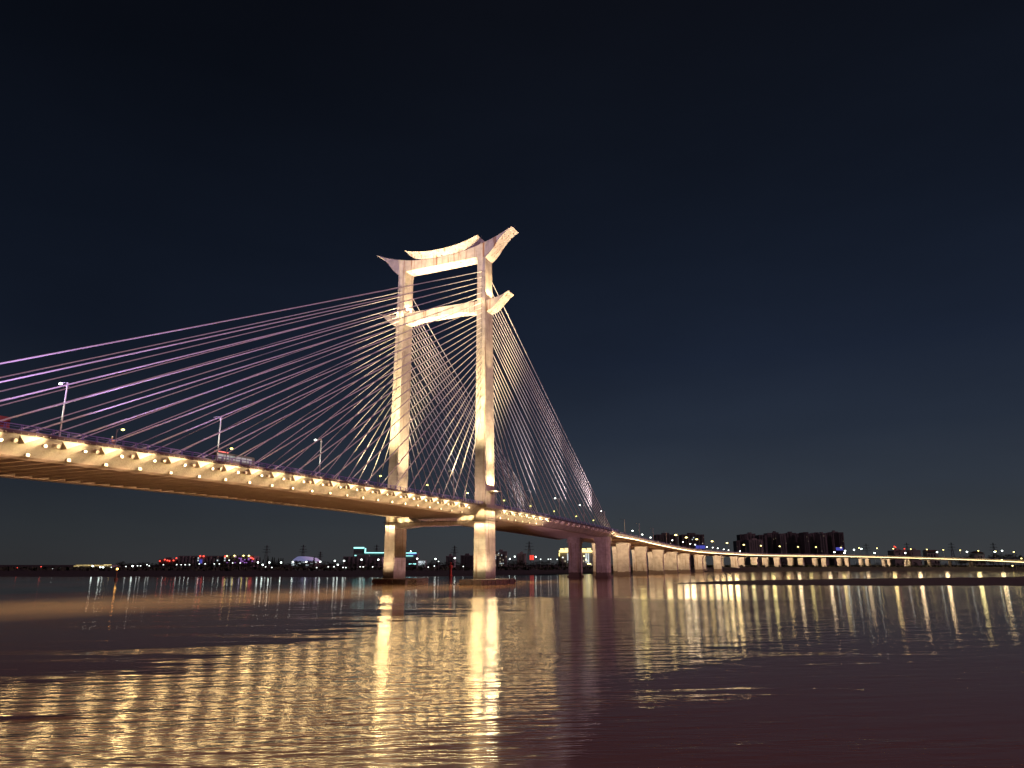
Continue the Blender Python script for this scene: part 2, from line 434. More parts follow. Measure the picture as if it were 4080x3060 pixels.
for yb in (396,):
    spot((XC+24.2, yb+4, zt(yb)), (XC+20, yb+9, zt(yb)-1.2), 3500, 120, WARM, bridge, .7, .1)
# cornice lamp arms (the dots along the edge): a hundred nearest as parts, the rest as one
def arm(d, y, z): d.box((XC+21.76, y-.05, z+.02), (XC+22.0, y+.05, z+.12)); d.box((XC+21.92, y-.09, z-.10), (XC+22.06, y+.09, z+.02))
d = MB(); y = 62.0; k = 0
while y < 303:
    z = zt(y); k += 1
    if k <= 100:
        d1 = MB(); arm(d1, y, z); d1.build('cornice_lamp', M['arm'], bridge)
    else: arm(d, y, z)
    y += 1.22
tag(d.build('cornice_lamp', M['arm'], bridge), kind='stuff')
# railings and barriers
for s in (1, -1):
    d = MB(); x = XC + s*21.45
    ys = [y for y in YS]
    for dz, hh, w in ((1.42,.13,.10),(1.08,.05,.05),(.62,.05,.05)):
        d.loft([[Vector((x-w, y, zt(y)+dz)), Vector((x+w, y, zt(y)+dz)), Vector((x+w, y, zt(y)+dz+hh)), Vector((x-w, y, zt(y)+dz+hh))] for y in ys], 0)
    y = 45.0
    while y < 412:
        for q in (-.13, .13):
            d.box((x-.06, y+q-.04, zt(y)+.46), (x+.06, y+q+.04, zt(y)+1.44))
        y += 2.7 if s > 0 else 5.4
    d.build('railing', M['purple'], bridge)
    d = MB(); x = XC + s*17.2
    d.loft([[Vector((x-.22, y, zt(y)+.42)), Vector((x+.22, y, zt(y)+.42)), Vector((x+.12, y, zt(y)+1.30)), Vector((x-.12, y, zt(y)+1.30))] for y in YS], 0)
    d.build('crash_barrier', M['barrier'], bridge)

# ---- tower legs
def legx(z):        # outer and inner offsets from the bridge axis
    t = max(0, min(1, (z-5)/124.)); return 22.7 - 1.55*t, 17.55
def legy(z):
    t = max(0, min(1, (z-5)/124.)); return 240.4, 248.9 - 1.9*t
ANCH = [116.2,113.8,111.7,109.4,107.0,104.9,102.6,100.5,98.3,96.2,94.1,92.1,90.2,88.3,86.2,84.0,81.7,79.5,77.1,74.7,72.2,69.8,66.8,63.9,60.0,54.8]
ANCH = [a+7 for a in ANCH]
legs = {}
for s in (1, -1):
    d = MB(); rings = []
    zs = [1.0, 5, 15, 23.2] + [28 + 6*i for i in range(17)] + [129.5]
    for z in zs:
        a, b_ = legx(z); y0, y1 = legy(z); c = .25
        rings.append([Vector((XC+s*x, y, z)) for x, y in ((b_+c,y0),(a-c,y0),(a,y0+c),(a,y1-c),(a-c,y1),(b_+c,y1),(b_,y1-c),(b_,y0+c))])
    d.loft(rings, 0)
    for z in ANCH:
        d.box((XC+s*19.85-.17, 240.36, z-.22), (XC+s*19.85+.17, 240.5, z+.22), 1)
    d.box((XC+s*19.85-.05, 240.385, 60), (XC+s*19.85+.05, 240.5, 123), 1)
    legs[s] = d.build('pylon_leg', [M['tower'], M['dark']], bridge)
# ---- roof beam with eaves
def beamtop(x):
    t = [(0,126.4),(6.6,126.6),(11.5,127.2),(17.1,128.1),(23.1,129.6),(28.6,131.5),(33.3,133.6)]
    x = abs(x)
    for (a, z0), (b_, z1) in zip(t, t[1:]):
        if a <= x <= b_: return z0 + (z1-z0)*(x-a)/(b_-a)
    return t[-1][1]
Y0, Y1 = 240.44, 247.0
xs = [-17.5 + 35*i/24 for i in range(25)]
d = MB(); d.prism([(XC+x, 130.05) for x in (-17.5,)] + [(XC+x, 130.05) for x in (17.5,)] + [(XC+x, beamtop(x)+7) for x in reversed(xs)], Y0+.12, Y1-.1)
roof = d.build('roof_beam', M['beam'], bridge)
def eave(low, topf, y0, y1, name, s, z0=7):
    d = MB(); xs_ = [17.5, 20, 22, 24, 26, 28, 30, 31.5, low[-1][0]]
    prof = [(XC+s*x, z+z0) for x, z in low] + [(XC+s*x, topf(x)+z0) for x in reversed(xs_)]
    d.prism(prof if s > 0 else prof[::-1], y0, y1); return d.build(name, M['beam'], bridge)
low = [(17.5,121.6),(20.9,121.9),(21.4,122.3),(22.6,123.2),(24.0,124.6),(25.3,126.2),(26.8,128.2),(28.6,130.2),(30.3,131.7),(31.9,132.8),(33.3,133.45)]
for s in (1, -1): eave(low, beamtop, Y0-.03, Y1+.03, 'upturned_eave', s)
# crest on top of the beam
ct = [(-17.9,132.45),(-15.8,131.7),(-13.7,131.1),(-11.4,130.6),(-9.2,130.2),(-6.5,129.85),(-4,129.65),(0,129.55)]
ct = ct + [(-x, z) for x, z in ct[-2::-1]]
cl = [(-17.7,132.2),(-16.8,131.2),(-15.7,130.1),(-14.4,129.1),(-12.9,128.2),(-11,127.4),(-8,126.85),(0,126.45)]
cl = cl + [(-x, z) for x, z in cl[-2::-1]]
d = MB(); n = len(ct)
ringF = [Vector((XC+x, Y0-1.1, z+7)) for x, z in ct]; ringB = [Vector((XC+x, Y1+1.0, z+7)) for x, z in ct]
lowF = [Vector((XC+x, Y0+.3, z+7.02)) for x, z in cl]; lowB = [Vector((XC+x, Y1-.4, z+7.02)) for x, z in cl]
d.loft([ringF, ringB], cap=False, closed=False); d.loft([ringB, lowB], cap=False, closed=False)
d.loft([lowB, lowF], cap=False, closed=False); d.loft([lowF, ringF], cap=False, closed=False)
for k in (0, n-1): d.add([ringF[k], ringB[k], lowB[k], lowF[k]], [(0,1,2,3)])
d.build('roof_crest', M['beam'], bridge)
d = MB(); d.box((XC+.1, Y0+.0, 133.75), (XC+.9, Y0+.2, 134.45)); d.build('hatch', M['dark'], bridge)
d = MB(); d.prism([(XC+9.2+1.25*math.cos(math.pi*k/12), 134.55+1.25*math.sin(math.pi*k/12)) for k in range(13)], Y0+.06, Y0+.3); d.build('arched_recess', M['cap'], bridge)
# little masts at the tips
for x, z in ((-33.2,133.6),(33.2,133.5),(-17.8,132.4),(17.8,132.4)):
    d = MB(); d.tube([(XC+x, 243.5, z+7-.1), (XC+x, 243.5, z+8.6)], .05, 6); d.build('lightning_rod', M['grey_post'], bridge)
# ---- middle beam with eaves
def mtop(x):
    t = [(0,104.3),(17.5,104.1),(21.7,103.8),(25.8,104.3),(28.3,104.9),(30,105.6),(31.6,106.45)]; x = abs(x)
    for (a, z0), (b_, z1) in zip(t, t[1:]):
        if a <= x <= b_: return z0 + (z1-z0)*(x-a)/(b_-a)
    return t[-1][1]
mb = [(-17.55,99.4),(-16.2,99.5),(-13.8,99.85),(-11.5,100.25),(-9,100.4),(9,100.4),(11.5,100.25),(13.8,99.85),(16.2,99.5),(17.55,99.4)]
d = MB(); d.prism([(XC+x, z+7) for x, z in mb] + [(XC+17.55,111.1),(XC,111.3),(XC-17.55,111.1)], 241.5, 246.4)
d.build('cross_beam', M['beam'], bridge)
low = [(21.0,99.0),(22.2,99.4),(23.4,99.75),(24.6,100.35),(26.0,101.5),(27.3,102.8),(28.6,104.1),(29.8,105.2),(31.4,106.1)]
for s in (1, -1):
    d = MB(); xs_ = [21.0,22.5,24,26,28,29.5,31.4]
    prof = [(XC+s*x, z+7) for x, z in low] + [(XC+s*x, mtop(x)+7) for x in reversed(xs_)]
    d.prism(prof if s > 0 else prof[::-1], 241.2, 246.8); d.build('upturned_eave', M['beam'], bridge)
# ---- support beam under the deck, haunches, collar walkway
zb = zt(244) - 3.3
d = MB()
d.prism([(XC+x, z+7) for x, z in ((-17.6,13.9),(-9.5,14.7),(9.5,14.7),(17.6,13.9),(17.6,16.3),(-17.6,16.3))], 240.9, 248.4)
d.build('support_beam', M['tower'], bridge)
for s in (1, -1):
    d = MB(); d.prism([(XC+s*17.6,23.3),(XC+s*9.5,23.3),(XC+s*12.4,zb+.02),(XC+s*17.6,zb+.02)], 241.1, 248.2); d.build('haunch', M['tower'], bridge)
    d = MB(); X0, X1 = sorted((XC+s*17.9, XC+s*24.4))
    d.prism([(X0, zt(244)-.75),(X1, zt(244)-.75),(X1, zt(244)+.46),(X0, zt(244)+.46)], 237.4, 252.2)
    d.build('deck_bulge', M['deck'], bridge)
    d = MB()
    for a, b_ in (((17.2,239.9),(23.2,240.35)),((22.75,240.35),(23.2,249.4))):
        xa, xb = sorted((XC+s*a[0], XC+s*b_[0])); d.box((xa, a[1], 23.02), (xb, b_[1], 23.22))
    for k in range(12):
        xx = XC+s*(17.4+.5*k); d.tube([(xx, 239.92, 23.2), (xx, 239.92, 24.2)], .03, 5)
        yy = 240.4+.8*k
        if yy < 249.4: d.tube([(XC+s*23.15, yy, 23.2), (XC+s*23.15, yy, 24.2)], .03, 5)
    d.build('collar_walkway', M['dark'], bridge)
d = MB(); d.box((XC-17.2, 240.45, 23.02), (XC+17.2, 240.88, 23.14))
for k in range(22): d.tube([(XC-16.8+1.6*k, 240.5, 23.14), (XC-16.8+1.6*k, 240.5, 24.1)], .03, 5)
d.build('beam_walkway', M['dark'], bridge)
# side lamp platforms on the legs at deck level
for s in (1, -1):
    d = MB(); x0, x1 = sorted((XC+s*22.3, XC+s*25.0)); d.box((x0, 243.0, 34.2), (x1, 249.2, 34.45))
    for yy in (243.2, 249.0): d.tube([(XC+s*24.8, yy, 28.8), (XC+s*24.8, yy, 34.2)], .09, 6)
    d.build('lamp_platform', M['fixture'], bridge)
# ---- caps in the water
def cap(plan, z1):
    d = MB(); d.loft([[Vector((XC+x, y, z)) for x, y in plan] for z in (-2, z1)])
    rnd_ = random.Random(5)
    for (xa, ya), (xb, yb_) in zip(plan, plan[1:]):
        n_ = max(1, int(math.hypot(xb-xa, yb_-ya)/2.2))
        for k in range(n_):
            t = (k+.5)/n_; x, y = XC+xa+(xb-xa)*t, ya+(yb_-ya)*t; w = rnd_.uniform(.12,.4)
            d.box((x-w, y-w, .2), (x+w, y+w, z1-rnd_.uniform(.05,.5)))
    return d.build('pile_cap', M['cap'], bridge)
cap([(16.4,232),(18.4,230),(26.6,230),(29.4,243),(27.0,257),(16.4,257)], 1.85)
cap([(-22.6,234),(-19.4,230),(-5.0,230),(-7.6,243),(-12,257),(-24.5,257)], 1.75)
# ---- end piers
for x0, x1 in ((XC+12.0, XC+19.6), (XC-4.6, XC+2.4)):
    d = MB(); y0, y1 = 396, 402; c = .9
    def ring(z, g=0):
        return [Vector(p) for p in ((x0-g+c,y0-g,z),(x1+g-c,y0-g,z),(x1+g,y0-g+c,z),(x1+g,y1+g-c,z),(x1+g-c,y1+g,z),(x0-g+c,y1+g,z),(x0-g,y1+g-c,z),(x0-g,y0-g+c,z))]
    d.loft([ring(-2,.7), ring(1.0,.7)]); d.loft([ring(1.0), ring(19.2)]); d.loft([ring(19.2,.5), ring(20.0,.55), ring(22.4,.2)])
    for k in range(1, 4):
        xx = x0 + (x1-x0)*k/4; d.box((xx-.12, y0-.12, 1.0), (xx+.12, y0+.1, 19.0))
    d.build('end_pier', M['pier'], bridge)

for x, yy, tx, ty, tz, P, ang in ((24,256,17,396,12,110000,14),(-14,256,-2,396,12,110000,14),(10,246,0,262,25,7000,80),(0,239,0,243,21,2600,120),(26,250,22.6,335,24,80000,34)):
    spot((XC+x, yy, 3.0), (XC+tx, ty, tz), P, ang, (1,.50,.66), bridge, .8, .3)

# ---- stay cables
BL = [227.4 - 7.32*i for i in range(26)]
BR = [261.6,268.7,275.9,282.3,289.5,297.0,304.8,311.4,318.5,325.3,332.6,339.9,347.1,354.2,361.5,367.9,375.8,382.5,388.0,391.2,394.4,397.7,401.0,404.3]
AR = ANCH[:1] + ANCH[2:13] + ANCH[14:]
for s in (1, -1):
    for bases, tops in ((BL, ANCH[::-1]), (BR, AR[::-1])):
        for yb, za in zip(bases, tops):
            a = Vector((XC+s*19.9, yb, zt(yb)+.45)); b_ = Vector((XC+s*19.85, 240.45 if yb < 244 else 247.2, za))
            L_ = (b_-a).length; dr = (b_-a)/L_
            d = MB(); sag = L_*.0011
            pts = [a + dr*L_*t - Vector((0,0,sag*4*t*(1-t))) for t in (0,.1,.25,.4,.55,.7,.85,1)]
            d.tube(pts, .148, 8, 0)
            d.tube([a - dr*.3, a + dr*1.6], .22, 8, 1)
            d.tube([a + dr*4.2, a + dr*12.5], .165, 8, 1)
            d.build('stay_cable', [M['cable'], M['tube']], bridge)
    for i, yb in enumerate(BL + BR):
        if yb < 60 or (s < 0 and i % 2): continue
        t = 1 if yb < 244 else -1
        z = zt(yb)
        spot((XC+s*20.9, yb-t*2.2, z+1.0), (XC+s*19.9, yb+t*14, z+9.5 if abs(yb-244) > 60 else z+16), 2300, 30, (1,.76,.46), bridge, 1, .1)

for s in (1, -1):                                                                          # added violet and rose washes on the stays, no fixtures built
    for y, P in [(-46+17*k, 80000) for k in range(8)] + [(95,30000)]: spot((XC+s*27, y, zt(y)-1), (XC+s*19.9, y+46, zt(y)+30), P, 46, (.66,.40,1) if y < 100 else (.95,.62,.95), bridge, 1, .3)
    for y in (300, 338, 376, 408): spot((XC+s*27, y, zt(y)-1), (XC+s*19.9, y-40, zt(y)+52), 120000, 50, (1,.76,.76), bridge, 1, .3)

# ---- floodlights on the tower
for s in (1, -1):
    x = XC + s*20.1
    spot((x, 231, zt(231)+1.0), (x, 240.4, 38), 7500, 100, (1,.68,.46), bridge, 1, .4)  # added fill for the dark foot of the leg front
    for px_, zz_ in ((26.0, zt(217)+.2), (11.0, zt(217)+1.0)):
        spot((XC+s*px_, 215, zz_), (x, 240.4, 92), 520000, 60, (1,.75,.38), bridge, 1, .4)      # front faces from the deck
    for yy in (242.2, 244.6, 247.0):                                                       # outer and inner side faces, grazing up from deck level
        spot((XC+s*22.4+1.1 if s > 0 else XC-17.5+1.1, yy, 34.8 if s > 0 else 29.6), (XC+s*22.2+.1 if s > 0 else XC-17.5-.1, 244.4, 62), 15000, 75, WARM, bridge, .8, .1)
    if s > 0:
        for yy in (242.8, 246.2): spot((XC+26.5, yy, 34.8), (XC+22.0, 244.4, 88), 125000, 44, (1,.72,.38), bridge, 1, .3)
    else:
        for yy in (242.0, 247.0): spot((XC-8, yy, 29.6), (XC-17.5, 244.4, 76), 110000, 52, (1,.72,.38), bridge, 1, .3)
    for yy in (242.6, 246.0):                                                              # upper side faces and eaves from the middle beam
        spot((XC+(22.2+1.0 if s > 0 else -17.55+1.0), yy, 112.2), (XC+(21.8 if s > 0 else -17.6), 244, 124), 6500, 110, WARM, bridge, .7, .1)
    spot((XC+s*27.5, 244, 112.3), (XC+s*26, 244, 132), 14000, 100, WARM, bridge, .7, .2)      # under the roof eaves
    spot((XC+s*26, 243.5, 75), (XC+s*25.5, 244, 108), 30000, 60, WARM, bridge, .9, .3)
    for q in (-1.8, -.6, .6, 1.8):                                                         # lower shafts from the collar, down
        spot((x+q, 239.6, 22.9), (x+q, 240.45, 10), 1900, 95, (1,.66,.36), bridge, .7, .06)
    spot((x, 232, 3.2), (x, 240.4, 11), 9000, 80, (1,.70,.38), bridge, .9, .3)
for x in (-9, 9): spot((XC+x, 196, zt(196)+1.2), (XC+x*.7, 241, 131), 900000, 27, (1,.72,.38), bridge, 1, .4)   # beam fronts
for yy in (241.5, 243.8, 246.1, 248.2): spot((XC+23.4, yy, 22.9), (XC+22.7, yy, 10), 1900, 95, (1,.66,.36), bridge, .7, .06)
spot((XC+27.5, 238, 3.2), (XC+22.7, 244, 11), 8000, 80, (1,.70,.38), bridge, .9, .3)
for x, yy in ((19.0,238.5),(21.5,238.5),(24.0,242.5),(24.0,246.5)):                        # lamps tucked under the deck bulge
    spot((XC+x, yy, zt(240)-1.0), (XC+min(x, 22.4), max(yy, 240.6), 22.5), 1900, 130, WARM, bridge, .6, .12)
for x in (-16, -13, 13, 16): spot((XC+x, 239.3, 23.6), (XC+x*.9, 242.0, 25.6), 900, 140, WARM, bridge, .8, .1)
spot((XC-20, 238.6, 23.6), (XC-20, 240.5, 26), 700, 140, WARM, bridge, .8, .1)
for x in (-12, -4, 4, 12):                                                                 # beam undersides
    spot((XC+x, 243.8, 111.9), (XC+x, 243.8, 130), 3600, 110, WARM, bridge, .8, .2)
    spot((XC+x, 240.0, 80), (XC+x, 244, 107), 10500, 50, WARM, bridge, .9, .3)
spot((XC, 228, 111), (XC, 241, 134), 26000, 90, WARM, bridge, .9, .4)
for s in (1, -1):                                                                          # added glare spots that brighten the legs' reflection in the river
    x = XC + s*20.1
    for q in (-1.7, 0, 1.7): spot((x+q, 239.2, 22.4), (x+q+30, 190, 4), 1900 if s > 0 else 2500, 150, (1,.66,.28), bridge, .6, .7)
    if s < 0:
        for z, P in ((22.4,2600),(30,3200),(111.6,8000)): spot((XC-16.6, 243.5, z), (XC+30, 190, z*.2), P, 150, (1,.72,.36), bridge, .6, .8)
    spot((x, 239.6, 34.4), (x+30, 190, 14), 2600 if s > 0 else 4200, 150, (1,.66,.28), bridge, .6, .9)
    for q in (-1.5, 1.5): spot((x+q, 240.0, 111.8), (x+q+60, 170, 20), 4000 if s > 0 else 7000, 150, (1,.68,.32), bridge, .6, 1.2)
for z, P in ((22.4,2600),(34.0,2600),(111.6,4500)): 
    for yy in (242, 246): spot((XC+23.9, yy, z), (XC+60, 190, z*.2), P, 150, (1,.72,.36), bridge, .6, .8)  # added glare for the reflection of the near leg's side
def flood(*boxes):
    d = MB()
    for q in boxes: d.box(*q)
    d.build('floodlight', M['fixture'], bridge)
for s in (1, -1):
    yy = 215; zf = zt(219)
    flood(((XC+s*26-.3, yy-.3, zf-.45), (XC+s*26+.3, yy+.3, zf+.05)), ((min(XC+s*21.7, XC+s*25.7), yy-.08, zf-.1), (max(XC+s*21.7, XC+s*25.7), yy+.08, zf+.06)))
    flood(((XC+s*11-.3, yy-.3, zf+.4), (XC+s*11+.3, yy+.3, zf+.9)))
    flood(((XC+s*9-.4, 195.5, zt(196)+.4), (XC+s*9+.4, 196.1, zt(196)+1.1)))
    for yy in (242.6, 246.0): flood(((XC+(23.0 if s > 0 else -16.9)-.3, yy-.3, 111.15), (XC+(23.0 if s > 0 else -16.9)+.3, yy+.3, 111.7)))

# ================================================================== APPROACH VIADUCT
CT = [(-125.35,404,17.9),(-126.0,450,17.2),(-128.5,507.1,15.9),(-129.5,575,14.4),(-129.0,644,13.2),(-125.5,720,12.8),(-119.5,785,12.7),(-109.0,877.4,12.5),(-75.5,965.,12.5),(-20.2,1035.4,12.3),(59.,1078.3,10.5),(133.3,1074.7,7.6),(160,1056.9,6.0),(186,1020,3.9),(204,985,2.0)]
CT = [Vector((x, y, z+7)) for x, y, z in CT]
path = []
for i in range(len(CT)-1):
    p0, p1, p2, p3 = CT[max(i-1,0)], CT[i], CT[i+1], CT[min(i+2,len(CT)-1)]
    for k in range(8):
        t = k/8
        path.append(.5*((2*p1) + (p2-p0)*t + (2*p0-5*p1+4*p2-p3)*t*t + (3*p1-p0-3*p2+p3)*t**3))
path.append(CT[-1])
def frame(i):
    h = (path[min(i+1,len(path)-1)] - path[max(i-1,0)]); h.z = 0; h.normalize()
    return path[i], h, Vector((-h.y, h.x, 0))
def along(off=0, zoff=0): return [frame(i)[0] + frame(i)[2]*off + Vector((0,0,zoff)) for i in range(len(path))]
viaduct = thing('approach_viaduct', 'curving approach viaduct on wall piers with a bright cream light band along its edge', 'viaduct', path[0])
viaduct.location.z = 0
def vstrip(mb, prof, mi=0):
    mb.loft([[frame(i)[0] + frame(i)[2]*o + Vector((0,0,z)) for o, z in prof] for i in range(len(path))], mi)
d = MB(); vstrip(d, [(0,0),(0,-2.0),(2.8,-2.3),(4.2,-3.7),(12.6,-3.7),(14.2,-2.3),(18,-2.3),(19.6,-3.7),(28,-3.7),(29.6,-2.3),(32.2,-2.0),(32.2,0),(31.9,0),(31.9,-.9),(.3,-.9),(.3,0)])
M['girder'] = mat('girder_concrete', (.50,.46,.41), .85, var=.18, scale=.25, bump=.2)
d.build('girder', M['girder'], viaduct)
d = MB(); vstrip(d, [(-1.0,-2.16),(-.84,-2.16),(-.84,-2.0),(-1.0,-2.0)])
d.build('light_strip', M['led'], viaduct)
d = MB(); vstrip(d, [(-1.04,-2.24),(.6,-2.24),(.6,-2.2),(-1.04,-2.2)]); d.build('strip_bracket', M['fixture'], viaduct)
for off in (.15, 32.05):
    d = MB()
    vstrip(d, [(off-.05,.75),(off+.05,.75),(off+.05,.85),(off-.05,.85)]); vstrip(d, [(off-.03,.40),(off+.03,.40),(off+.03,.45),(off-.03,.45)])
    for i in range(0, len(path)):
        p, h, n = frame(i); q = p + n*off; d.tube([q, q + Vector((0,0,.76))], .05, 5)
    d.build('railing', M['purple'], viaduct)
# piers
def pier(p, h, n, o0, o1, ztop, zbot, flare=1):
    d = MB(); rings = []
    H = ztop - zbot
    for t, a, b_ in ((0,0,0),(.08,0,0),(.45,.15,.05),(.62,.25,.1),(.76,.15,.3),(.86,-.35,.9),(.94,-.75,1.4),(1,-.85,1.6)):
        z = zbot + H*t; oa, ob = o0 + a, o1 - b_*-.35
        rings.append([p + n*x + h*y + Vector((0,0,z - p.z)) for x, y in ((oa,-1.1),(oa+.3,-1.4),(ob-.3,-1.4),(ob,-1.1),(ob,1.1),(ob-.3,1.4),(oa+.3,1.4),(oa,1.1))])
    d.loft(rings, 0)
    for k in (.3, .62):
        c0 = o0 + (o1-o0)*k
        q = [p + n*x + h*y for x, y in ((c0-.14,-1.52),(c0+.14,-1.52),(c0+.14,-1.3),(c0-.14,-1.3))]
        d.loft([[Vector((v.x, v.y, zbot)) for v in q], [Vector((v.x, v.y, zbot+H*.97)) for v in q]], 0)
    q = [p + n*x + h*y for x, y in ((o0-.5,-2),(o1+.5,-2),(o1+.5,2),(o0-.5,2))]
    d.loft([[Vector((v.x, v.y, zbot-2)) for v in q], [Vector((v.x, v.y, zbot+.5)) for v in q]], 0)
    return d.build('wall_pier', M['pier'], viaduct)
for ut in (2506,2574,2641,2696,2746,2799,2872,2939,3017,3106,3200,3291,3381,3462,3547,3626,3704,3781,3862):
    e5 = along(5)
    best = min(range(len(path)), key=lambda i: abs(to_u(e5[i]) - ut) + (0 if True else 0))
    # finer position between samples
    j = best if to_u(e5[best]) <= ut else max(best-1, 0); k = min(j+1, len(path)-1)
    du = to_u(e5[k]) - to_u(e5[j]); t = 0 if abs(du) < 1e-6 else max(0, min(1, (ut-to_u(e5[j]))/du))
    pj, hj, nj = frame(j); pk, hk, nk = frame(k)
    p = pj.lerp(pk, t); h = hj.lerp(hk, t).normalized(); n = Vector((-h.y, h.x, 0))
    for o0, o1 in ((5, 13), (21, 29)):
        c = p + n*(o0+o1)/2; uu = to_u(c); zg = max(0, bank_z(uu, depth(c)))
        pier(p, h, n, o0, o1, p.z-3.75, zg-.2)
        q = p + n*((o0+o1)/2 - (2 if o0 < 10 else -2)) - h*15; q.z = p.z - 5
        spot(q, c + Vector((0,0,(p.z+zg)/2 - c.z)), 13000 if ut < 2790 else 15500, 80, (1,.70,.42), viaduct, .35, .2)

for y in (425, 455, 490, 530, 575, 625, 680):
    i = min(range(len(path)), key=lambda k: abs(path[k].y - y)); p, h, n = frame(i)
    spot(p - n*1.4 + Vector((0,0,-2.4)), p - n*30 - h*12 + Vector((0,0,-p.z)), 90000, 110, (1,.88,.50), viaduct, .6, .3)  # added downlights that turn the water beside the viaduct golden
yl = path[0]; vr = random.Random(11)
for i in range(len(path)):
    p, h, n = frame(i)
    if (p - yl).length < vr.uniform(18, 34): continue
    yl = p; D_ = depth(p)
    q = p - n*1.8 + Vector((0,0,-1.2)); g_ = (Vector((0,0,0)) - q); g_.z = 0; g_.normalize()
    spot(q, q + (g_*.75 - n*.65)*60 + Vector((0,0,-9)), (.0085 if p.y < 800 else .0032)*D_*D_*vr.uniform(.35,1.5), 120, (1,vr.uniform(.70,.82),vr.uniform(.28,.44)), viaduct, .8, 2.4)  # added river-facing glare for golden reflections of the viaduct

# ================================================================== STREET LAMPS
def make_lamp(name, Hh, arm, head_mat, post_mat, head_r, arm_dir=(-1,0,0), bracket=False, pr=.12):
    root = thing(name, 'x', 'street lamp')
    d = MB(); d.tube([(0,0,0),(0,0,.5)], .16, 8); d.tube([(0,0,.5),(0,0,Hh*.6),(0,0,Hh)], [pr,pr*.85,pr*.62], 8)
    d.build('post', post_mat, root)
    a = Vector(arm_dir)
    d = MB(); d.tube([(0,0,Hh-.9), Vector((0,0,Hh-.05)) + a*.25, Vector((0,0,Hh+.12)) + a*arm*.6, Vector((0,0,Hh+.1)) + a*arm], .06, 6)
    if bracket: d.ball((0,0,Hh-.55), .38, sq=(.45,1,1))
    d.build('arm', post_mat, root)
    hd = MB(); c = Vector((0,0,Hh+.02)) + a*(arm+.35)
    hd.ball(c, head_r, sq=(1.15,.75,.55)); hd.build('lamp_head', head_mat, root)
    return root
lampset = {}
def place_lamp(key, loc, label, group, name='street_lamp', **k):
    if key not in lampset:
        lampset[key] = o = make_lamp(name, **k)
    else: o = copy_tree(lampset[key])
    o.location = loc; o['label'] = label; o['group'] = group; return o
TL = [(80.5,1,"by the red truck at the left end of the deck"),(116.6,0,"over the bus on the deck"),(151.3,1,"just right of the bus"),(223.4,0,"between the two tower legs"),
      (257.5,0,"just right of the near tower leg"),(292.1,0,"right of the tower among the last far cables"),(326.1,1,"in the right cable fan"),(361.2,1,"near the foot of the right cable fan"),(396.2,1,"beside the last right cables")]
for y, on, ph in TL:
    place_lamp('tall%d' % on, (-128.6, y, zt(y)+.44), f'tall white {"lit" if on else "unlit"} street lamp {ph}', 'tall lamps on the bridge deck',
               Hh=10.7, arm=1.7, head_mat=M['lamp_white'] if on else M['lamp_off'], post_mat=M['white_post'], head_r=.34 if on else .26, bracket=True, pr=.19)
    if y < 200: spot((-127.2, y-4.5, zt(y)+.9), (-128.6, y, zt(y)+7.5), 3200, 44, (1,.95,.80), bridge, 1, .1)  # added spot that whitens the post
for x, ph in ((91.2,'above the scooter rider'),(118.8,'left of the bus'),(177.1,'left of the far tower leg'),(203.7,'just right of the far tower leg'),(231.6,'left of the near tower leg'),
              (262.5,'right of the near tower leg'),(289,'left of the right cable fan'),(316.5,'under the middle of the right cable fan'),(346.7,'under the right part of the cable fan'),(373.2,'by the foot of the last cables')):
    place_lamp('path', (-128.2, x, zt(x)+.44), f'short yellow path lamp {ph}', 'short yellow lamps on the bridge deck', name='path_lamp',
               Hh=3.7, arm=.75, head_mat=M['lamp_yellow'], post_mat=M['grey_post'], head_r=.36, arm_dir=(.25,.97,0))
# viaduct lamps on the near edge, found by where they stand along the curve
def on_path(ut, off):
    e5 = along(off); best = None
    for j in range(len(path)-1):
        a, b_ = to_u(e5[j]), to_u(e5[j+1])
        if min(a,b_) <= ut <= max(a,b_) and abs(b_-a) > 1e-6:
            t = (ut-a)/(b_-a); return e5[j].lerp(e5[j+1], t), frame(j)[2]
    return None, None
VL = [(2490,0),(2549,0),(2604,0),(2656,0),(2705,1),(2746,1),(2787,1),(2848,1),(2907,1),(2973,1),(3041,1),(3115,1),(3188,1),(3259,1),(3358,1),(3430,1),(3501,1),(3566,1),(3635,1),(3698,1),(3763,1),(3830,1),(3902,1),(3968,1)]
n_on = n_off = 0
for u, on in VL:
    p, n = on_path(u, .9)
    if p is None: continue
    if on: n_on += 1; lab = f'warm lit street lamp on the viaduct, {ORD[n_on-1]} lit one from its bridge end'
    else: n_off += 1; lab = f'tall grey unlit street lamp on the viaduct, {ORD[n_off-1]} past the last cables'
    o = place_lamp('via%d' % on, p + Vector((0,0,-.9)), lab, 'lamps along the viaduct',
               Hh=10.2, arm=1.6, head_mat=M['lamp_warm'] if on else M['lamp_off'], post_mat=M['grey_post'] if on else M['white_post'], head_r=.95 if on else .3, arm_dir=(1,0,0), pr=.2)
    o.rotation_euler.z = math.atan2(n.y, n.x)
# second row on the viaduct's far edge
k = 0
for u, v in ((2517,2115),(2556,2130),(2589,2142),(2676,2153),(2719,2160),(2748,2167),(2767,2170),(2814,2179),(2837,2182),(2857,2185),(2881,2189),(2900,2192),(2946,2196)):
    p, n = on_path(u, 31)
    if p is None: continue
    k += 1
    hz = at(u, v, depth(p)).z
    o = place_lamp('far', p + Vector((0,0,-.9)), f'small white lamp on the far side of the viaduct, {ORD[k-1]} from the bridge end', 'lamps on the far side of the viaduct',
                   Hh=6.5, arm=.8, head_mat=M['lamp_white'], post_mat=M['grey_post'], head_r=.55, arm_dir=(-1,0,0))
    o.rotation_euler.z = math.atan2(n.y, n.x)
    o.location.z = hz - 6.5

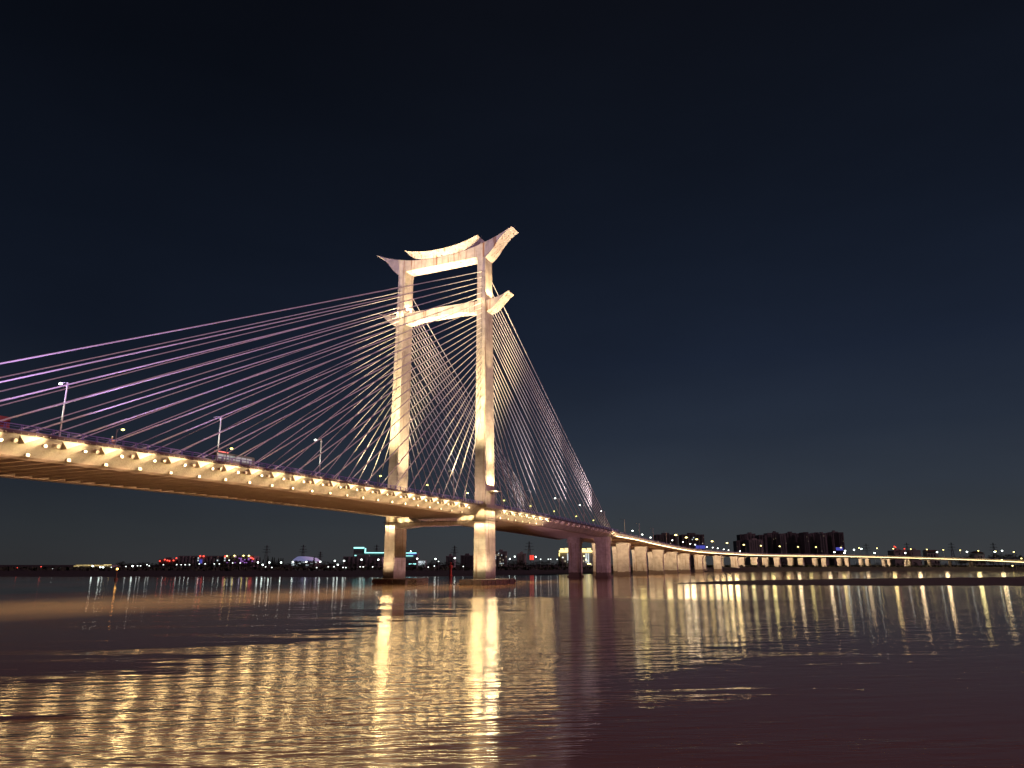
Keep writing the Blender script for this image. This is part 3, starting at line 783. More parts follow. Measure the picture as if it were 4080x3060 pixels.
# lamps on the land: bulbs on posts standing on the bank
def bank_lamp(u, v, D, mkey, r, label, group, Hmin=2.5):
    h = at(u, v, D); g = gpt(u, D); Hh = max(Hmin, h.z - g.z)
    root = thing('bank_lamp', label, 'lamp post', (g.x, g.y, h.z - Hh), group)
    key = (mkey, round(r,2), round(Hh))
    if key not in lampset:
        d = MB(); d.tube([(0,0,-.5),(0,0,Hh)], .14, 6); a = d.build('post', M['grey_post'])
        d = MB(); d.ball((0,0,Hh), r, sq=(1,1,.8)); b_ = d.build('lamp_head', M[mkey]); lampset[key] = (a, b_)
        a.parent = root; b_.parent = root
    else:
        for q in lampset[key]:
            c = q.copy(); COL.objects.link(c); c.parent = root
    return root
Z6 = lambda x, y: (600 + x/2.212, 2120 + y/2.212)
Z0 = lambda x, y: (x/2.458, 2180 + y/2.458)
ZB = lambda x, y: (1450 + x/3.6867, 2000 + y/3.6867)
ZC = lambda x, y: (1450 + x/2.212, 1700 + y/2.212)
ZD = lambda x, y: (2100 + x/3.16, 2100 + y/3.16)
ZE = lambda x, y: (3300 + x/2.836, 2080 + y/2.836)
def row(pts, zf, D, mkey, r, phrase, group):
    for i, q in enumerate(pts):
        u, v = zf(*q[:2]); bank_lamp(u, v, q[2] if len(q) > 2 else D, mkey, r, phrase.format(ORD[i]), group)
row([(10,232),(38,230),(62,228),(90,229),(118,228),(150,228),(180,226),(205,227),(232,224),(262,226),(295,222),(420,227),(485,226),(512,227),(540,227),(652,224),(770,225)], Z0, 690, 'lamp_orange', .62, 'small orange waterfront lamp, {} from the left edge of the picture', 'orange lamps on the left bank')
row([(12,208),(85,208),(175,202),(405,192)], Z0, 720, 'lamp_red', .55, 'small red light above the orange lamps, {} from the left edge', 'red lights on the left bank')
row([(382,208),(440,214),(518,214),(595,208),(690,213),(725,223),(1093,198),(1235,190),(1348,183),(1378,182),(1440,172),(1463,183),(1600,170)], Z0, 700, 'lamp_small', .50, 'white lamp on the left bank, {} white one from the left edge', 'white lamps on the left bank')
row([(910,186),(985,196),(1015,198),(1300,187)], Z0, 700, 'lamp_cool', .75, 'large white lamp by or right of the gold-lit low building, {} from the left', 'large white lamps on the left bank')
row([(230,283),(270,283),(305,283),(343,283),(428,280),(480,277),(560,278),(605,275),(688,248),(722,272),(788,273)], Z6, 700, 'lamp_small', .50, 'white lamp below the long red-lit building, {} from its left end', 'white lamps below the red-lit building')
row([(945,268),(988,288),(1045,268),(1148,266),(1252,262),(1370,260),(1493,255),(1622,253),(1650,285),(1703,248),(1857,243),(2005,240)], Z6, 700, 'lamp_cool', .75, 'bright white lamp post along the bank left of the tower, {} from the left', 'bright lamp posts left of the tower')
row([(1015,307),(1070,312),(1465,313),(1567,310),(1617,308),(1697,312),(1722,313),(1848,310),(1875,310),(1958,308)], Z6, 660, 'lamp_small', .5, 'small low white lamp near the water left of the tower, {} from the left', 'low lamps left of the tower')
row([(780,833),(1050,828),(1333,825)], ZB, 700, 'lamp_cool', .75, 'bright white lamp post seen between the tower legs, {} from the left', 'bright lamp posts between the tower legs')
row([(945,950),(1035,945),(1095,882),(1460,940)], ZB, 670, 'lamp_small', .5, 'small low white lamp seen between the tower legs, {} from the left', 'low lamps between the tower legs')
row([(1285,1162),(1330,1145),(1515,1145)], ZC, 760, 'lamp_cool', .75, 'bright white lamp post right of the near tower leg, {} from the left', 'bright lamp posts right of the tower')
row([(172,405),(268,395),(298,395),(380,402),(450,382)], ZD, 780, 'lamp_small', .6, 'small white lamp left of the far end pier, {} from the left', 'small lamps left of the end pier')
row([(745,410),(768,462),(790,465),(720,365)], ZD, 800, 'lamp_warm', .8, 'warm lamp between the two end piers, {} from the left', 'warm lamps between the end piers')
row([(85,340),(198,350),(208,325),(310,313),(395,303),(540,346),(888,346),(1250,338),(1590,336),(1905,330),(1990,325)], ZE, 1130, 'lamp_cool', 1.15, 'bright white lamp behind the viaduct, {} from the apartment towers', 'bright white lamps behind the viaduct')
row([(1970,427),(2080,495),(2120,338),(2195,412)], ZE, 830, 'lamp_warm', .7, 'lamp on the wooded bank at the right edge, {} from the left', 'lamps at the right edge')

# ================================================================== BUILDINGS
M['wall_dark'] = mat('dim_wall', (.22,.21,.21), .9, var=.15, scale=.05)
M['wall_mid'] = mat('dim_grey_wall', (.34,.33,.32), .9, var=.15, scale=.05)
M['wall_pale'] = mat('pale_wall', (.55,.52,.48), .9, var=.15, scale=.05)
M['tile_roof'] = mat('red_tile_roof', (.12,.05,.03), .9)
M['win_warm'] = lamp_mat('warm_window', (1,.85,.55), .55)
M['win_cool'] = lamp_mat('cool_window', (.8,.95,1), .8)
M['win_dim'] = lamp_mat('dim_window', (1,.80,.50), .25)
M['win_dark'] = mat('dark_window', (.015,.017,.02), .3)
M['teal'] = lamp_mat('teal_outline_light', (.35,.95,.90), 2.0)
M['blue'] = lamp_mat('blue_sign_light', (.05,.12,1), .38)
M['violet'] = lamp_mat('violet_outline_light', (.50,.50,1), .28)
M['gold'] = lamp_mat('gold_outline_light', (1,.75,.28), 2.2)
M['redsign'] = lamp_mat('red_sign_light', (1,.06,.03), 1.2)
M['purple_lit'] = lamp_mat('purple_window_light', (.55,.2,.9), .8)
class Bld:
    """a building standing on the bank with its front turned to the river"""
    def __init__(s, u0, u1, vtop, D, label, name='apartment_block', cat='building', group=None, depth_=22, m='wall_dark', bays=0, roofbox=True):
        a, b_ = at(u0, vtop, D), at(u1, vtop, D); s.w = (b_-a).length; c = (a+b_)/2
        s.zg = bank_z((u0+u1)/2, D) - .3; s.h = a.z - s.zg; s.d = depth_
        s.root = thing(name, label, cat, (c.x, c.y, s.zg), group)
        s.rot = Matrix.Rotation(math.atan2(b_.y-a.y, b_.x-a.x), 3, 'Z')
        d = MB(); w = s.w/2
        d.box((-w, 0, 0), (w, s.d, s.h), rot=s.rot)
        if bays:
            for k in range(bays):
                x0 = -w + s.w*(k+.15)/bays; x1 = -w + s.w*(k+.62)/bays; d.box((x0, -1.1, 0), (x1, .02, s.h - random.choice((0,2.8,1))), rot=s.rot)
        if roofbox: d.box((-w*.35, 3, s.h-.02), (w*.3, 10, s.h+3.2), rot=s.rot)
        d.box((-w-.15, -.25, s.h-.9), (w+.15, .05, s.h+.6), rot=s.rot)
        s.part('wall', d, M[m])
    def part(s, name, d, m):
        o = d.build(name, m); o.parent = s.root; return o
    def box(s, name, x0, x1, z0, z1, m, y=-1.3, t=.5):
        """front-face piece in fractions of width and height"""
        d = MB(); d.box((-s.w/2+s.w*x0, y-t, s.h*z0), (-s.w/2+s.w*x1, y, s.h*z1), rot=s.rot); return s.part(name, d, M[m])
    def windows(s, n, cols, rows_, mats, z0=.08, z1=.94, wf=.5, hf=.5):
        cells = random.sample([(i, j) for i in range(cols) for j in range(rows_)], n)
        for i, j in cells:
            x = (i+.5)/cols; z = z0 + (z1-z0)*(j+.5)/rows_
            s.box('window', x-wf/cols/2, x+wf/cols/2, z-(z1-z0)*hf/rows_/2, z+(z1-z0)*hf/rows_/2, random.choice(mats), y=-1.15, t=.12)
def bulbs(b_, name, pts, m, r):
    for x, z in pts:
        d = MB(); d.ball(b_.rot @ Vector((-b_.w/2+b_.w*x, -1.6, b_.h*z)), r); b_.part(name, d, M[m])
# left bank
b_ = Bld(299, 447, 2251, 900, 'low building with gold-lit roof edges left of the channel beacon', 'waterfront_building', m='wall_mid', roofbox=False)
for x0, x1, z0, z1 in ((0,.08,.60,.66),(.08,.22,.86,.92),(.25,.40,.90,.96),(.40,.66,.84,.90),(.66,.80,.72,.78),(.80,1,1.02,1.10)): b_.box('roof_light', x0, x1, z0, z1, 'gold', t=1.2)
b_.windows(5, 14, 3, ['win_warm'])
b_ = Bld(634, 704, 2230, 1050, 'lower left wing of the long red-lit building', 'office_building', m='wall_dark')
bulbs(b_, 'red_light', [(.08,.82),(.35,1.0),(.5,.90),(.62,.84),(.85,.9),(1.0,1.2)], 'lamp_red', 1.1)
b_ = Bld(711, 903, 2216, 1050, 'long flat dark building with red roof lights on the left bank', 'office_building', m='wall_mid', bays=14, roofbox=False)
bulbs(b_, 'red_light', [(.46,1.0),(.53,1.0),(.98,.98)], 'lamp_red', 1.3); b_.box('blue_window', .46,.51,.35,.7,'blue'); b_.windows(8, 20, 4, ['win_cool'])
b_ = Bld(906, 1012, 2215, 1040, 'purple-lit right wing of the long building', 'office_building', m='wall_dark', bays=6, roofbox=False)
b_.windows(16, 14, 5, ['purple_lit'], .35, .98, .7, .45); bulbs(b_, 'roof_lamp', [(.0,1.0),(.28,1.02),(.62,1.02),(.82,1.02)], 'lamp_warm', .9); bulbs(b_, 'red_light', [(.90,.86),(.95,.80),(1.0,.74)], 'lamp_red', 1.1)
# stadium: shallow bowl with a curved lit rim
a, c2 = at(1133,2236,1150), at(1249,2236,1150); c = (a+c2)/2; zg = bank_z(1190,1150)
st = thing('stadium', 'low round stadium with a pale violet lit roof rim', 'stadium', (c.x, c.y+18, zg))
rw = (c2-a).length/2; d = MB()
d.loft([[Vector((rw*k*math.cos(t), rw*k*math.sin(t)*.75, z)) for t in [2*math.pi*i/36 for i in range(36)]] for k, z in ((.90,0),(.98,a.z-zg-3),(1.0,a.z-zg))], 0, smooth=True); o = d.build('bowl', M['wall_dark']); o.parent = st
d = MB(); d.loft([[Vector((rw*k*math.cos(t), rw*k*math.sin(t)*.75, z + 4.5*(1-k)*3 + 2.5*max(0,-math.sin(t)))) for t in [2*math.pi*i/36 for i in range(36)]] for k, z in ((1.02,a.z-zg),(1.02,a.z-zg+1.2),(.75,a.z-zg+1.6))], 0, smooth=True); o = d.build('roof_rim', M['violet']); o.parent = st
for k in range(9):
    t = math.pi*(1.1+.8*k/8); q = Vector((rw*math.cos(t), rw*math.sin(t)*.75-.6, 3 + (k % 3)*2)); d = MB(); d.box((-3,-.3,-.8),(3,.3,.8), org=q); o = d.build('window', M['win_cool']); o.parent = st
# teal-outlined building behind the far leg
b_ = Bld(1409, 1662, 2204, 1200, 'wide building with teal outline lights behind the far tower leg', 'office_building', m='wall_dark', roofbox=False)
for x0, x1, z0, z1 in ((.185,.62,1.0,1.06),(.02,.19,.80,.86),(.62,.99,.98,1.04),(.62,.94,.78,.82)): b_.box('outline_light', x0, x1, z0, z1, 'teal')
b_.box('tower_wall', .0,.19,.4,1.42,'wall_dark', y=.0, t=1.0); b_.box('outline_light', .0,.165,1.34,1.44,'teal', y=-1.1); b_.box('outline_light', .175,.195,1.0,1.36,'teal', y=-1.1)
b_.box('blue_panel', .86,.99,.9,1.0,'blue'); bulbs(b_, 'roof_lamp', [(.55,1.14),(.90,1.13)], 'lamp_cool', .8)
b_ = Bld(1368, 1522, 2219, 1000, 'dark flat block in front of the teal-lit building', 'office_building', m='wall_mid', bays=9)
b_ = Bld(1665, 1695, 2233, 900, 'small low building with a glowing white front between the tower legs', 'shop_building', m='wall_mid', roofbox=False, depth_=10)
b_.box('lit_front', .1,.98,.35,.92,'win_cool'); b_.box('lit_sign', -1.2,-.2,.45,.6,'teal')
Bld(1777, 1811, 2217, 1000, 'small dark block left of the near tower leg', 'office_building', m='wall_mid', bays=3)
Bld(1835, 1888, 2214, 1100, 'wide dark block hidden in part by the near tower leg', 'office_building', m='wall_dark', bays=5)
b_ = Bld(1972, 2020, 2198, 1100, 'apartment block with scattered lit windows right of the near tower leg', m='wall_mid', bays=4); b_.windows(16, 8, 8, ['win_cool','win_warm'])
b_ = Bld(2060, 2097, 2207, 1100, 'dim warm-lit block left of the red sign', 'office_building', m='wall_pale', bays=3)
# red sign board
g = gpt(2119, 900); h0, h1 = at(2111,2231,900), at(2127,2212,900)
sg = thing('sign_board', 'glowing red sign board on the far bank right of the tower', 'sign', g); rt = Matrix.Rotation(YAW, 3, 'Z')
w_ = (at(2127,2231,900)-h0).length/2
d = MB(); d.box((-w_,-.3,h0.z-g.z),(w_,.3,h1.z-g.z), rot=rt); o = d.build('panel', M['redsign']); o.parent = sg
for x in (-w_*.7, w_*.7):
    d = MB(); d.box((x-.2,0.31,-1),(x+.2,.6,h1.z-g.z), rot=rt); o = d.build('leg', M['dark']); o.parent = sg
for x in (-w_*.4, w_*.15):
    d = MB(); d.box((x-.18,-.42,h0.z-g.z),(x+.18,-.31,h1.z-g.z), rot=rt); o = d.build('rib', M['dark']); o.parent = sg
# gold-roofed pair by the end piers
for u0, u1, lab in ((2227,2268,'gold-lit building seen left of the far end pier'),(2312,2359,'gold-lit building seen between the end piers')):
    b_ = Bld(u0, u1, 2197, 1000, lab, 'gold_lit_building', m='wall_mid', roofbox=False, depth_=14)
    b_.box('roof_light', 0,1,.94,1.06,'gold', t=1.5); b_.box('roof_light', .12,.45,1.06,1.18,'gold', t=1.5); b_.box('roof_light', .55,.9,1.06,1.2,'gold', t=1.5); b_.box('roof_light', -.02,.06,.70,.9,'gold')
    for x in ((.80,.88) if u0 < 2300 else (.44,.52,.64,.72)): pass
    for x in ((.84,) if u0 < 2300 else (.47,.66)): b_.box('pillar_light', x-.04, x+.05, .30,.88,'win_cool', y=-1.5)
    b_.windows(4, 6, 4, ['win_warm'])
# right bank
b_ = Bld(2612, 2699, 2131, 1150, 'dark apartment slab left of the blue-signed one above the viaduct', m='wall_dark', bays=7); b_.windows(9, 16, 14, ['win_warm','win_cool'])
b_ = Bld(2714, 2805, 2131, 1150, 'dark apartment slab with a blue sign above the viaduct', m='wall_dark', bays=7); b_.windows(9, 16, 14, ['win_warm','win_cool']); b_.box('blue_sign', .60,1.0,.56,.66,'blue')
TW = [(2933,2947,2155,0),(2947,2972,2130,0),(2972,3010,2127,1),(3021,3054,2132,0),(3056,3075,2124,0),(3077,3102,2122,1),(3105,3130,2127,0),(3132,3172,2124,1),(3174,3198,2126,0),(3200,3221,2121,0),(3223,3243,2126,0),(3245,3262,2122,0),(3264,3292,2126,1),(3294,3313,2123,0),(3315,3338,2119,1),(3339,3360,2122,0)]
for i, (u0, u1, vt, rb) in enumerate(TW):
    b_ = Bld(u0, u1, vt, 1500 + (i % 3)*25, f'dark apartment tower on the right bank, {ORD[i]} from the left in its row', group='row of dark apartment towers', m='wall_dark' if i % 2 else 'wall_mid', bays=3, roofbox=bool(rb))
    if i % 3 != 1: b_.windows(2, 6, 22, ['win_dim'], z0=.25)
Bld(2982, 3037, 2151, 1420, 'lower pale-ribbed block in front of the dark apartment towers', m='wall_pale', bays=6)
b_ = Bld(3561, 3607, 2193, 1300, 'low white building under red lights right of the apartment towers', 'town_house', 'house', m='wall_pale', roofbox=True); bulbs(b_, 'red_light', [(0.05,1.25),(.15,1.2),(.9,1.1)], 'lamp_red', 1.1); b_.windows(4, 6, 3, ['win_dark'])
b_ = Bld(3628, 3667, 2193, 1300, 'plain pale house behind the viaduct left of the red-roofed one', 'town_house', 'house', m='wall_pale'); b_.windows(3, 5, 3, ['win_dark'])
b_ = Bld(3692, 3738, 2199, 1250, 'pale house with a red tiled roof behind the viaduct', 'town_house', 'house', m='wall_pale', roofbox=False, depth_=12); b_.windows(6, 4, 2, ['win_dark'])
d = MB(); w = b_.w/2+.8
for p0 in (0,): d.add([b_.rot @ Vector(p) for p in ((-w,-1,b_.h+.6),(w,-1,b_.h+.6),(w,13,b_.h+.6),(-w,13,b_.h+.6),(-w,6,b_.h+3.4),(w,6,b_.h+3.4))], [(0,1,5,4),(3,4,5,2),(0,4,3),(1,2,5),(0,3,2,1)])
b_.part('roof', d, M['tile_roof'])
b_ = Bld(3880, 3922, 2206, 1150, 'small gabled pale house among the trees at right', 'town_house', 'house', m='wall_pale', roofbox=False, depth_=12); b_.windows(4, 4, 2, ['win_dark'])
d = MB(); w = b_.w/2+.8
d.add([b_.rot @ Vector(p) for p in ((-w,-1,b_.h+.6),(w,-1,b_.h+.6),(w,13,b_.h+.6),(-w,13,b_.h+.6),(0,-1,b_.h+4),(0,13,b_.h+4))], [(0,1,4),(3,5,2),(0,4,5,3),(1,2,5,4),(0,3,2,1)])
b_.part('roof', d, M['tile_roof'])
# gantry signs, blue, at the far side of the viaduct
g = gpt(3352, 1120); h0, h1 = at(3338,2193,1120), at(3366,2181,1120)
sg = thing('road_sign', 'blue lit road sign right of the apartment towers', 'sign', g); w_ = (at(3366,2193,1120)-h0).length/2
d = MB(); d.box((-w_,-.2,h0.z-g.z),(w_,.2,h1.z-g.z), rot=rt); o = d.build('panel', M['blue']); o.parent = sg
d = MB(); d.box((-.3,.21,-1),(.3,.7,h1.z-g.z), rot=rt); o = d.build('post', M['dark']); o.parent = sg

# ================================================================== POWER PYLONS
M['steel'] = mat('pylon_steel', (.05,.05,.05), .7)
def pylon(u, vtop, D, label):
    g = gpt(u, D); H = at(u, vtop, D).z - g.z; d = MB(); w = H*.085
    prev = None
    for k in range(8):
        t = k/7; ww = w*(1-t)**1.1 + .35; z = H*t
        c = [Vector((sx*ww, sy*ww, z)) for sx, sy in ((-1,-1),(1,-1),(1,1),(-1,1))]
        if prev:
            for i in range(4):
                d.tube([prev[i], c[i]], .22, 4, smooth=False); d.tube([prev[i], c[(i+1)%4]], .12, 4, smooth=False); d.tube([prev[(i+1)%4], c[i]], .12, 4, smooth=False)
        prev = c
    root = thing('power_pylon', label, 'pylon', g, 'power pylons on the far bank'); o = d.build('lattice', M['steel']); o.parent = root
    for zf, L_ in ((.66,.20),(.78,.17),(.90,.13)):
        d = MB()
        for s in (-1, 1): d.tube([rt @ Vector((0,0,H*zf)), rt @ Vector((s*H*L_,0,H*zf+.6))], .2, 4, smooth=False); d.tube([rt @ Vector((0,0,H*(zf+.05))), rt @ Vector((s*H*L_,0,H*zf+.7))], .12, 4, smooth=False)
        o = d.build('cross_arm', M['steel']); o.parent = root
for u, vt, ph in ((1058,2172,'between the red-lit building and the stadium'),(1204,2171,'rising behind the stadium'),(1274,2198,'small one just right of the stadium'),(1498,2170,'above the teal-lit building'),(1810,2174,'just left of the near tower leg'),
                  (2109,2157,'beside the red sign board'),(3460,2165,'first one right of the apartment towers'),(3623,2162,'above the low white houses'),(3802,2161,'right of the red-roofed house'),(3970,2162,'nearest the right edge')):
    pylon(u, vt, 1250, f'thin dark lattice power pylon {ph}')

# ================================================================== TREES
M['leaf'] = [mat('leaf_dark', (.020,.026,.014), .9), mat('leaf_mid', (.030,.040,.018), .9)]
M['bark'] = mat('bark', (.05,.04,.03), .9)
def tree_meshes(kind, rnd):
    d = MB(); H = 1.0
    cl = [(rnd.gauss(0,.20), rnd.gauss(0,.20), rnd.uniform(.38,.92)) for _ in range(14)] if kind != 'cone' else [(rnd.gauss(0,.05)*(1.2-z), rnd.gauss(0,.05)*(1.2-z), z) for z in [.15+.82*i/16 for i in range(17)]]
    for cx, cy_, cz in cl:
        rr = rnd.uniform(.10,.19) if kind != 'cone' else .17*(1.08-cz)
        for _ in range(34):
            p = Vector((rnd.gauss(0,1), rnd.gauss(0,1), rnd.gauss(0,.8))); p = p.normalized()*rr*rnd.uniform(.5,1.15) + Vector((cx,cy_,cz))
            a = Vector((rnd.gauss(0,1), rnd.gauss(0,1), rnd.gauss(0,1))).normalized()*rnd.uniform(.018,.04); b2 = a.cross(Vector((rnd.gauss(0,1),rnd.gauss(0,1),rnd.gauss(0,1)))).normalized()*a.length*.8
            d.add([p-a, p+b2, p+a, p-b2], [(0,1,2,3)], rnd.randint(0,1))
    cr = d.build('crown', M['leaf'], fix=False)
    d = MB(); d.tube([(0,0,-.05),(.01,0,.3),(0,.01,.6 if kind != 'cone' else .9)], [.03,.022,.008], 6)
    for _ in range(5):
        t = rnd.uniform(0,6.28); z = rnd.uniform(.25,.5); d.tube([(0,0,z),(.18*math.cos(t),.18*math.sin(t),z+.22)], [.012,.005], 5)
    tr = d.build('trunk', M['bark']); return cr, tr
rnd = random.Random(3)
TK = {'round': [tree_meshes('round', rnd) for _ in range(3)], 'cone': [tree_meshes('cone', rnd) for _ in range(2)]}
used_tree = set()
def tree(u, D, Hh, kind, label, group, wide=1.0):
    g = gpt(u, D); i = rnd.randrange(len(TK[kind])); root = thing('tree' if kind == 'round' else 'pine_tree', label, 'tree', g, group)
    for q in TK[kind][i]:
        if q.name in used_tree: c = q.copy(); COL.objects.link(c)
        else: c = q; used_tree.add(q.name)
        c.parent = root; c.scale = (Hh*wide*1.1, Hh*wide*1.1, Hh); c.rotation_euler.z = rnd.uniform(0,6.28)
for i in range(34):
    u = 470 + i*16.6 + rnd.uniform(-5,5); tree(u, 720+rnd.uniform(0,30), rnd.uniform(4.5,7.5), 'round', f'dark bushy tree in the left bank row, {ORD[i]} tree right of the gold-trimmed building', 'bushy trees along the left bank', 1.5)
k = 0
for u in (1022,1034,1047,1066,1083,1092,1099,1108,1117,1126,1251):
    tree(u, 745, rnd.uniform(8,12.5), 'cone', f'slim pointed pine by the stadium, {ORD[k]} from the left', 'slim pines beside the stadium', .8); k += 1
for i in range(30):
    u = 1150 + i*27 + rnd.uniform(-8,8)
    if 1525 < u < 1625 or 1885 < u < 1975: continue
    ph = 'left of the far tower leg' if u < 1560 else ('seen between the tower legs' if u < 1900 else 'right of the near tower leg')
    n_ = sum(1 for o in COL.objects if o.get('label','').endswith('dark tree on the bank ' + ph) or ('dark tree on the bank ' + ph) in o.get('label',''))
    tree(u, 735+rnd.uniform(0,40), rnd.uniform(5,9), 'round', f'dark tree on the bank {ph}, {ORD[n_]} from the left', 'trees along the middle bank', 1.5)
for i in range(16):
    u = 2030 + i*17 + rnd.uniform(-5,5)
    tree(u, 800+rnd.uniform(0,40), rnd.uniform(6,9.5), 'round', f'dark tree on the bank before the end piers, {ORD[i]} from the left', 'trees before the end piers', 1.5)
for i in range(22):
    u = 2960 + i*41 + rnd.uniform(-12,12)
    tree(u, shore(u)+150+rnd.uniform(0,60), rnd.uniform(4.5,7), 'round', f'green bushy tree behind the viaduct piers, {ORD[i]} from the left', 'trees behind the viaduct piers', 1.7)
for i in range(16):
    u = 3830 + i*22 + rnd.uniform(-8,8)
    tree(u, max(shore(u)+60, 900 - i*6) + rnd.uniform(0,120), rnd.uniform(11,17), 'round', f'tall dark tree on the wooded right bank, {ORD[i]} from the left', 'tall trees at the right', 1.1)
# low scrub along the whole bank
d = MB()
for i in range(5200):
    u = rnd.uniform(-300, 4400); s_ = rnd.uniform(205, 330) if u < 2500 else rnd.uniform(28, 140); g = gpt(u, shore(u)+s_)
    hh = rnd.uniform(.6,2.6); a = rnd.uniform(0,6.28); w = rnd.uniform(.5,1.6)
    p = Vector((g.x, g.y, g.z)); q = Vector((math.cos(a)*w, math.sin(a)*w, 0))
    d.add([p-q, p+q, p+q*.6+Vector((0,0,hh)), p-q*.7+Vector((0,0,hh*.8))], [(0,1,2,3)], rnd.randint(0,1))
tag(d.build('scrub', M['leaf'], fix=False), 'dark scrub along the far bank', 'scrub', kind='stuff')

# ================================================================== MARKS IN THE RIVER
M['beacon_paint'] = mat('beacon_paint', (.25,.10,.05), .6)
M['buoy_red'] = mat('buoy_red_paint', (.62,.06,.03), .5)
p = at(462, 2308, 354); p.z = 0; h = at(464, 2267, 354)
bc = thing('channel_beacon', 'channel beacon with an orange lamp standing in the river at left', 'beacon', p)
d = MB(); d.tube([(0,0,-1),(0,0,.9)], .8, 10); d.tube([(0,0,.9),(0,0,h.z-.4)], [.22,.14], 8); o = d.build('pile', M['beacon_paint']); o.parent = bc
d = MB(); d.ball((0,0,h.z), .5); o = d.build('lamp', M['lamp_orange']); o.parent = bc
p = at(1795, 2294, 470); p.z = 0
by = thing('channel_buoy', 'red channel buoy with a round topmark seen between the tower legs', 'buoy', p)
d = MB(); d.loft([[Vector((r*math.cos(t), r*math.sin(t), z)) for t in [2*math.pi*i/14 for i in range(14)]] for r, z in ((1.2,-.5),(1.25,.3),(.8,.9),(.75,4.9),(1.25,5.0),(1.25,6.6),(.8,6.7),(.35,6.8),(.3,7.6))], 0, smooth=False); o = d.build('body', M['buoy_red']); o.parent = by
d = MB(); d.ball((0,0,8.1), .6); o = d.build('topmark', M['buoy_red']); o.parent = by

# ================================================================== VEHICLES
M['bus_body'] = mat('bus_white_green_paint', (.30,.36,.25), .4)
M['bus_glass'] = lamp_mat('lit_bus_window', (.72,1,.85), .22)
M['tyre'] = mat('tyre', (.02,.02,.02), .9)
M['rim'] = mat('wheel_rim', (.4,.4,.4), .4, .8)
M['tail'] = lamp_mat('tail_lamp', (1,.10,.03), 6)
M['head'] = lamp_mat('head_lamp', (1,.97,.85), 30)
M['truck_red'] = mat('truck_red_paint', (.28,.015,.01), .5)
M['truck_glass'] = mat('dark_glass', (.02,.02,.025), .1)
M['bus_red'] = lamp_mat('red_route_display', (1,.10,.06), 1.6)
M['car_silver'] = mat('silver_car_paint', (.35,.36,.37), .3, .3)
M['van_white'] = mat('white_van_paint', (.75,.75,.72), .4)
def kid(d, name, m, root): o = d.build(name, m); o.parent = root; return o
def wheel(root, x, y, r):
    d = MB(); d.tube([(x-.14,y,r),(x+.14,y,r)], r, 14); w = kid(d, 'wheel', M['tyre'], root)
    d = MB(); d.tube([(x-.16,y,r),(x+.16,y,r)], r*.55, 10); o = d.build('rim', M['rim']); o.parent = w
y = 124.5
bus = thing('city_bus', 'pale green city bus with glowing windows crossing the bridge behind the railing', 'bus', (-132.4, y, zt(y)+.43))
d = MB()
d.loft([[Vector((x, yy, z)) for x, z in ((-1.2,.4),(1.2,.4),(1.25,1.2),(1.22,2.8),(1.0,3.15),(-1.0,3.15),(-1.22,2.8),(-1.25,1.2))] for yy in (-6,-5.85,5.85,6)]); kid(d, 'body', M['bus_body'], bus)
for s in (1, -1):
    for k in range(6):
        d = MB(); d.box((s*1.24-.03, -5.3+1.75*k, 1.55), (s*1.24+.03, -3.75+1.75*k, 2.65)); kid(d, 'window', M['bus_glass'], bus)
    for yy in (-3.6, 3.4): wheel(bus, s*1.05, yy, .5)
    d = MB(); d.box((s*.8-.25, 5.99, 1.0), (s*.8+.25, 6.06, 1.5)); kid(d, 'tail_light', M['tail'], bus)
    d = MB(); d.box((s*.8-.25, -6.06, .8), (s*.8+.25, -5.99, 1.1)); kid(d, 'headlight', M['head'], bus)
d = MB(); d.box((.4, -5.8, 3.16), (1.0, -2.2, 3.36)); kid(d, 'roof_display', M['bus_red'], bus)
y = 69.6
tk = thing('box_truck', 'red box truck at the left edge of the picture on the bridge', 'truck', (-131.6, y, zt(y)+.43)); tk.rotation_euler.z = math.pi
d = MB(); d.box((-1.2,-3.2,.9),(1.2,3.4,3.0)); kid(d, 'cargo_box', M['truck_red'], tk)
d = MB(); d.loft([[Vector((x,yy,z)) for x, z in ((-1.15,.6),(1.15,.6),(1.15,zz),(-1.15,zz))] for yy, zz in ((3.55,2.7),(4.6,2.65),(5.4,1.9),(5.5,1.6))]); kid(d, 'cab', M['truck_red'], tk)
d = MB(); d.box((1.14,3.8,1.75),(1.18,4.7,2.5)); d.box((-1.18,3.8,1.75),(-1.14,4.7,2.5)); kid(d, 'side_window', M['truck_glass'], tk)
for s in (1, -1):
    for yy in (-2.2, 4.2): wheel(tk, s*1.0, yy, .48)
    d = MB(); d.box((s*.9-.2,-3.26,.95),(s*.9+.2,-3.2,1.25)); kid(d, 'tail_light', M['tail'], tk)
def car(p, ang, label, m, van=False, front='tail'):
    root = thing('van' if van else 'car', label, 'van' if van else 'car', p, 'traffic on the viaduct'); root.rotation_euler.z = ang
    d = MB()
    if van: prof = [(-2.5,.35),(2.5,.35),(2.55,1.0),(2.3,1.2),(1.5,2.2),(-2.4,2.3),(-2.5,1.2)]
    else: prof = [(-2.2,.3),(2.2,.3),(2.25,.75),(1.3,.92),(.5,1.45),(-1.2,1.45),(-2.0,.98),(-2.25,.9)]
    d.loft([[Vector((x,yy,z)) for yy, z in prof] for x in (-.9,.9)]); kid(d, 'body', m, root)
    for s in (1, -1):
        d = MB(); d.box((s*.91-.02, -1.0, 1.0 if not van else 1.4), (s*.91+.02, .4 if not van else 1.3, 1.36 if not van else 2.0)); kid(d, 'window', M['truck_glass'], root)
        for yy in (-1.35, 1.4): wheel(root, s*.8, yy, .33)
        d = MB(); d.ball((s*.65, 2.3, .65), .22); kid(d, 'headlight', M['head'], root)
        d = MB(); d.ball((s*.65, -2.3, .8), .22); kid(d, 'tail_light', M['tail'], root)
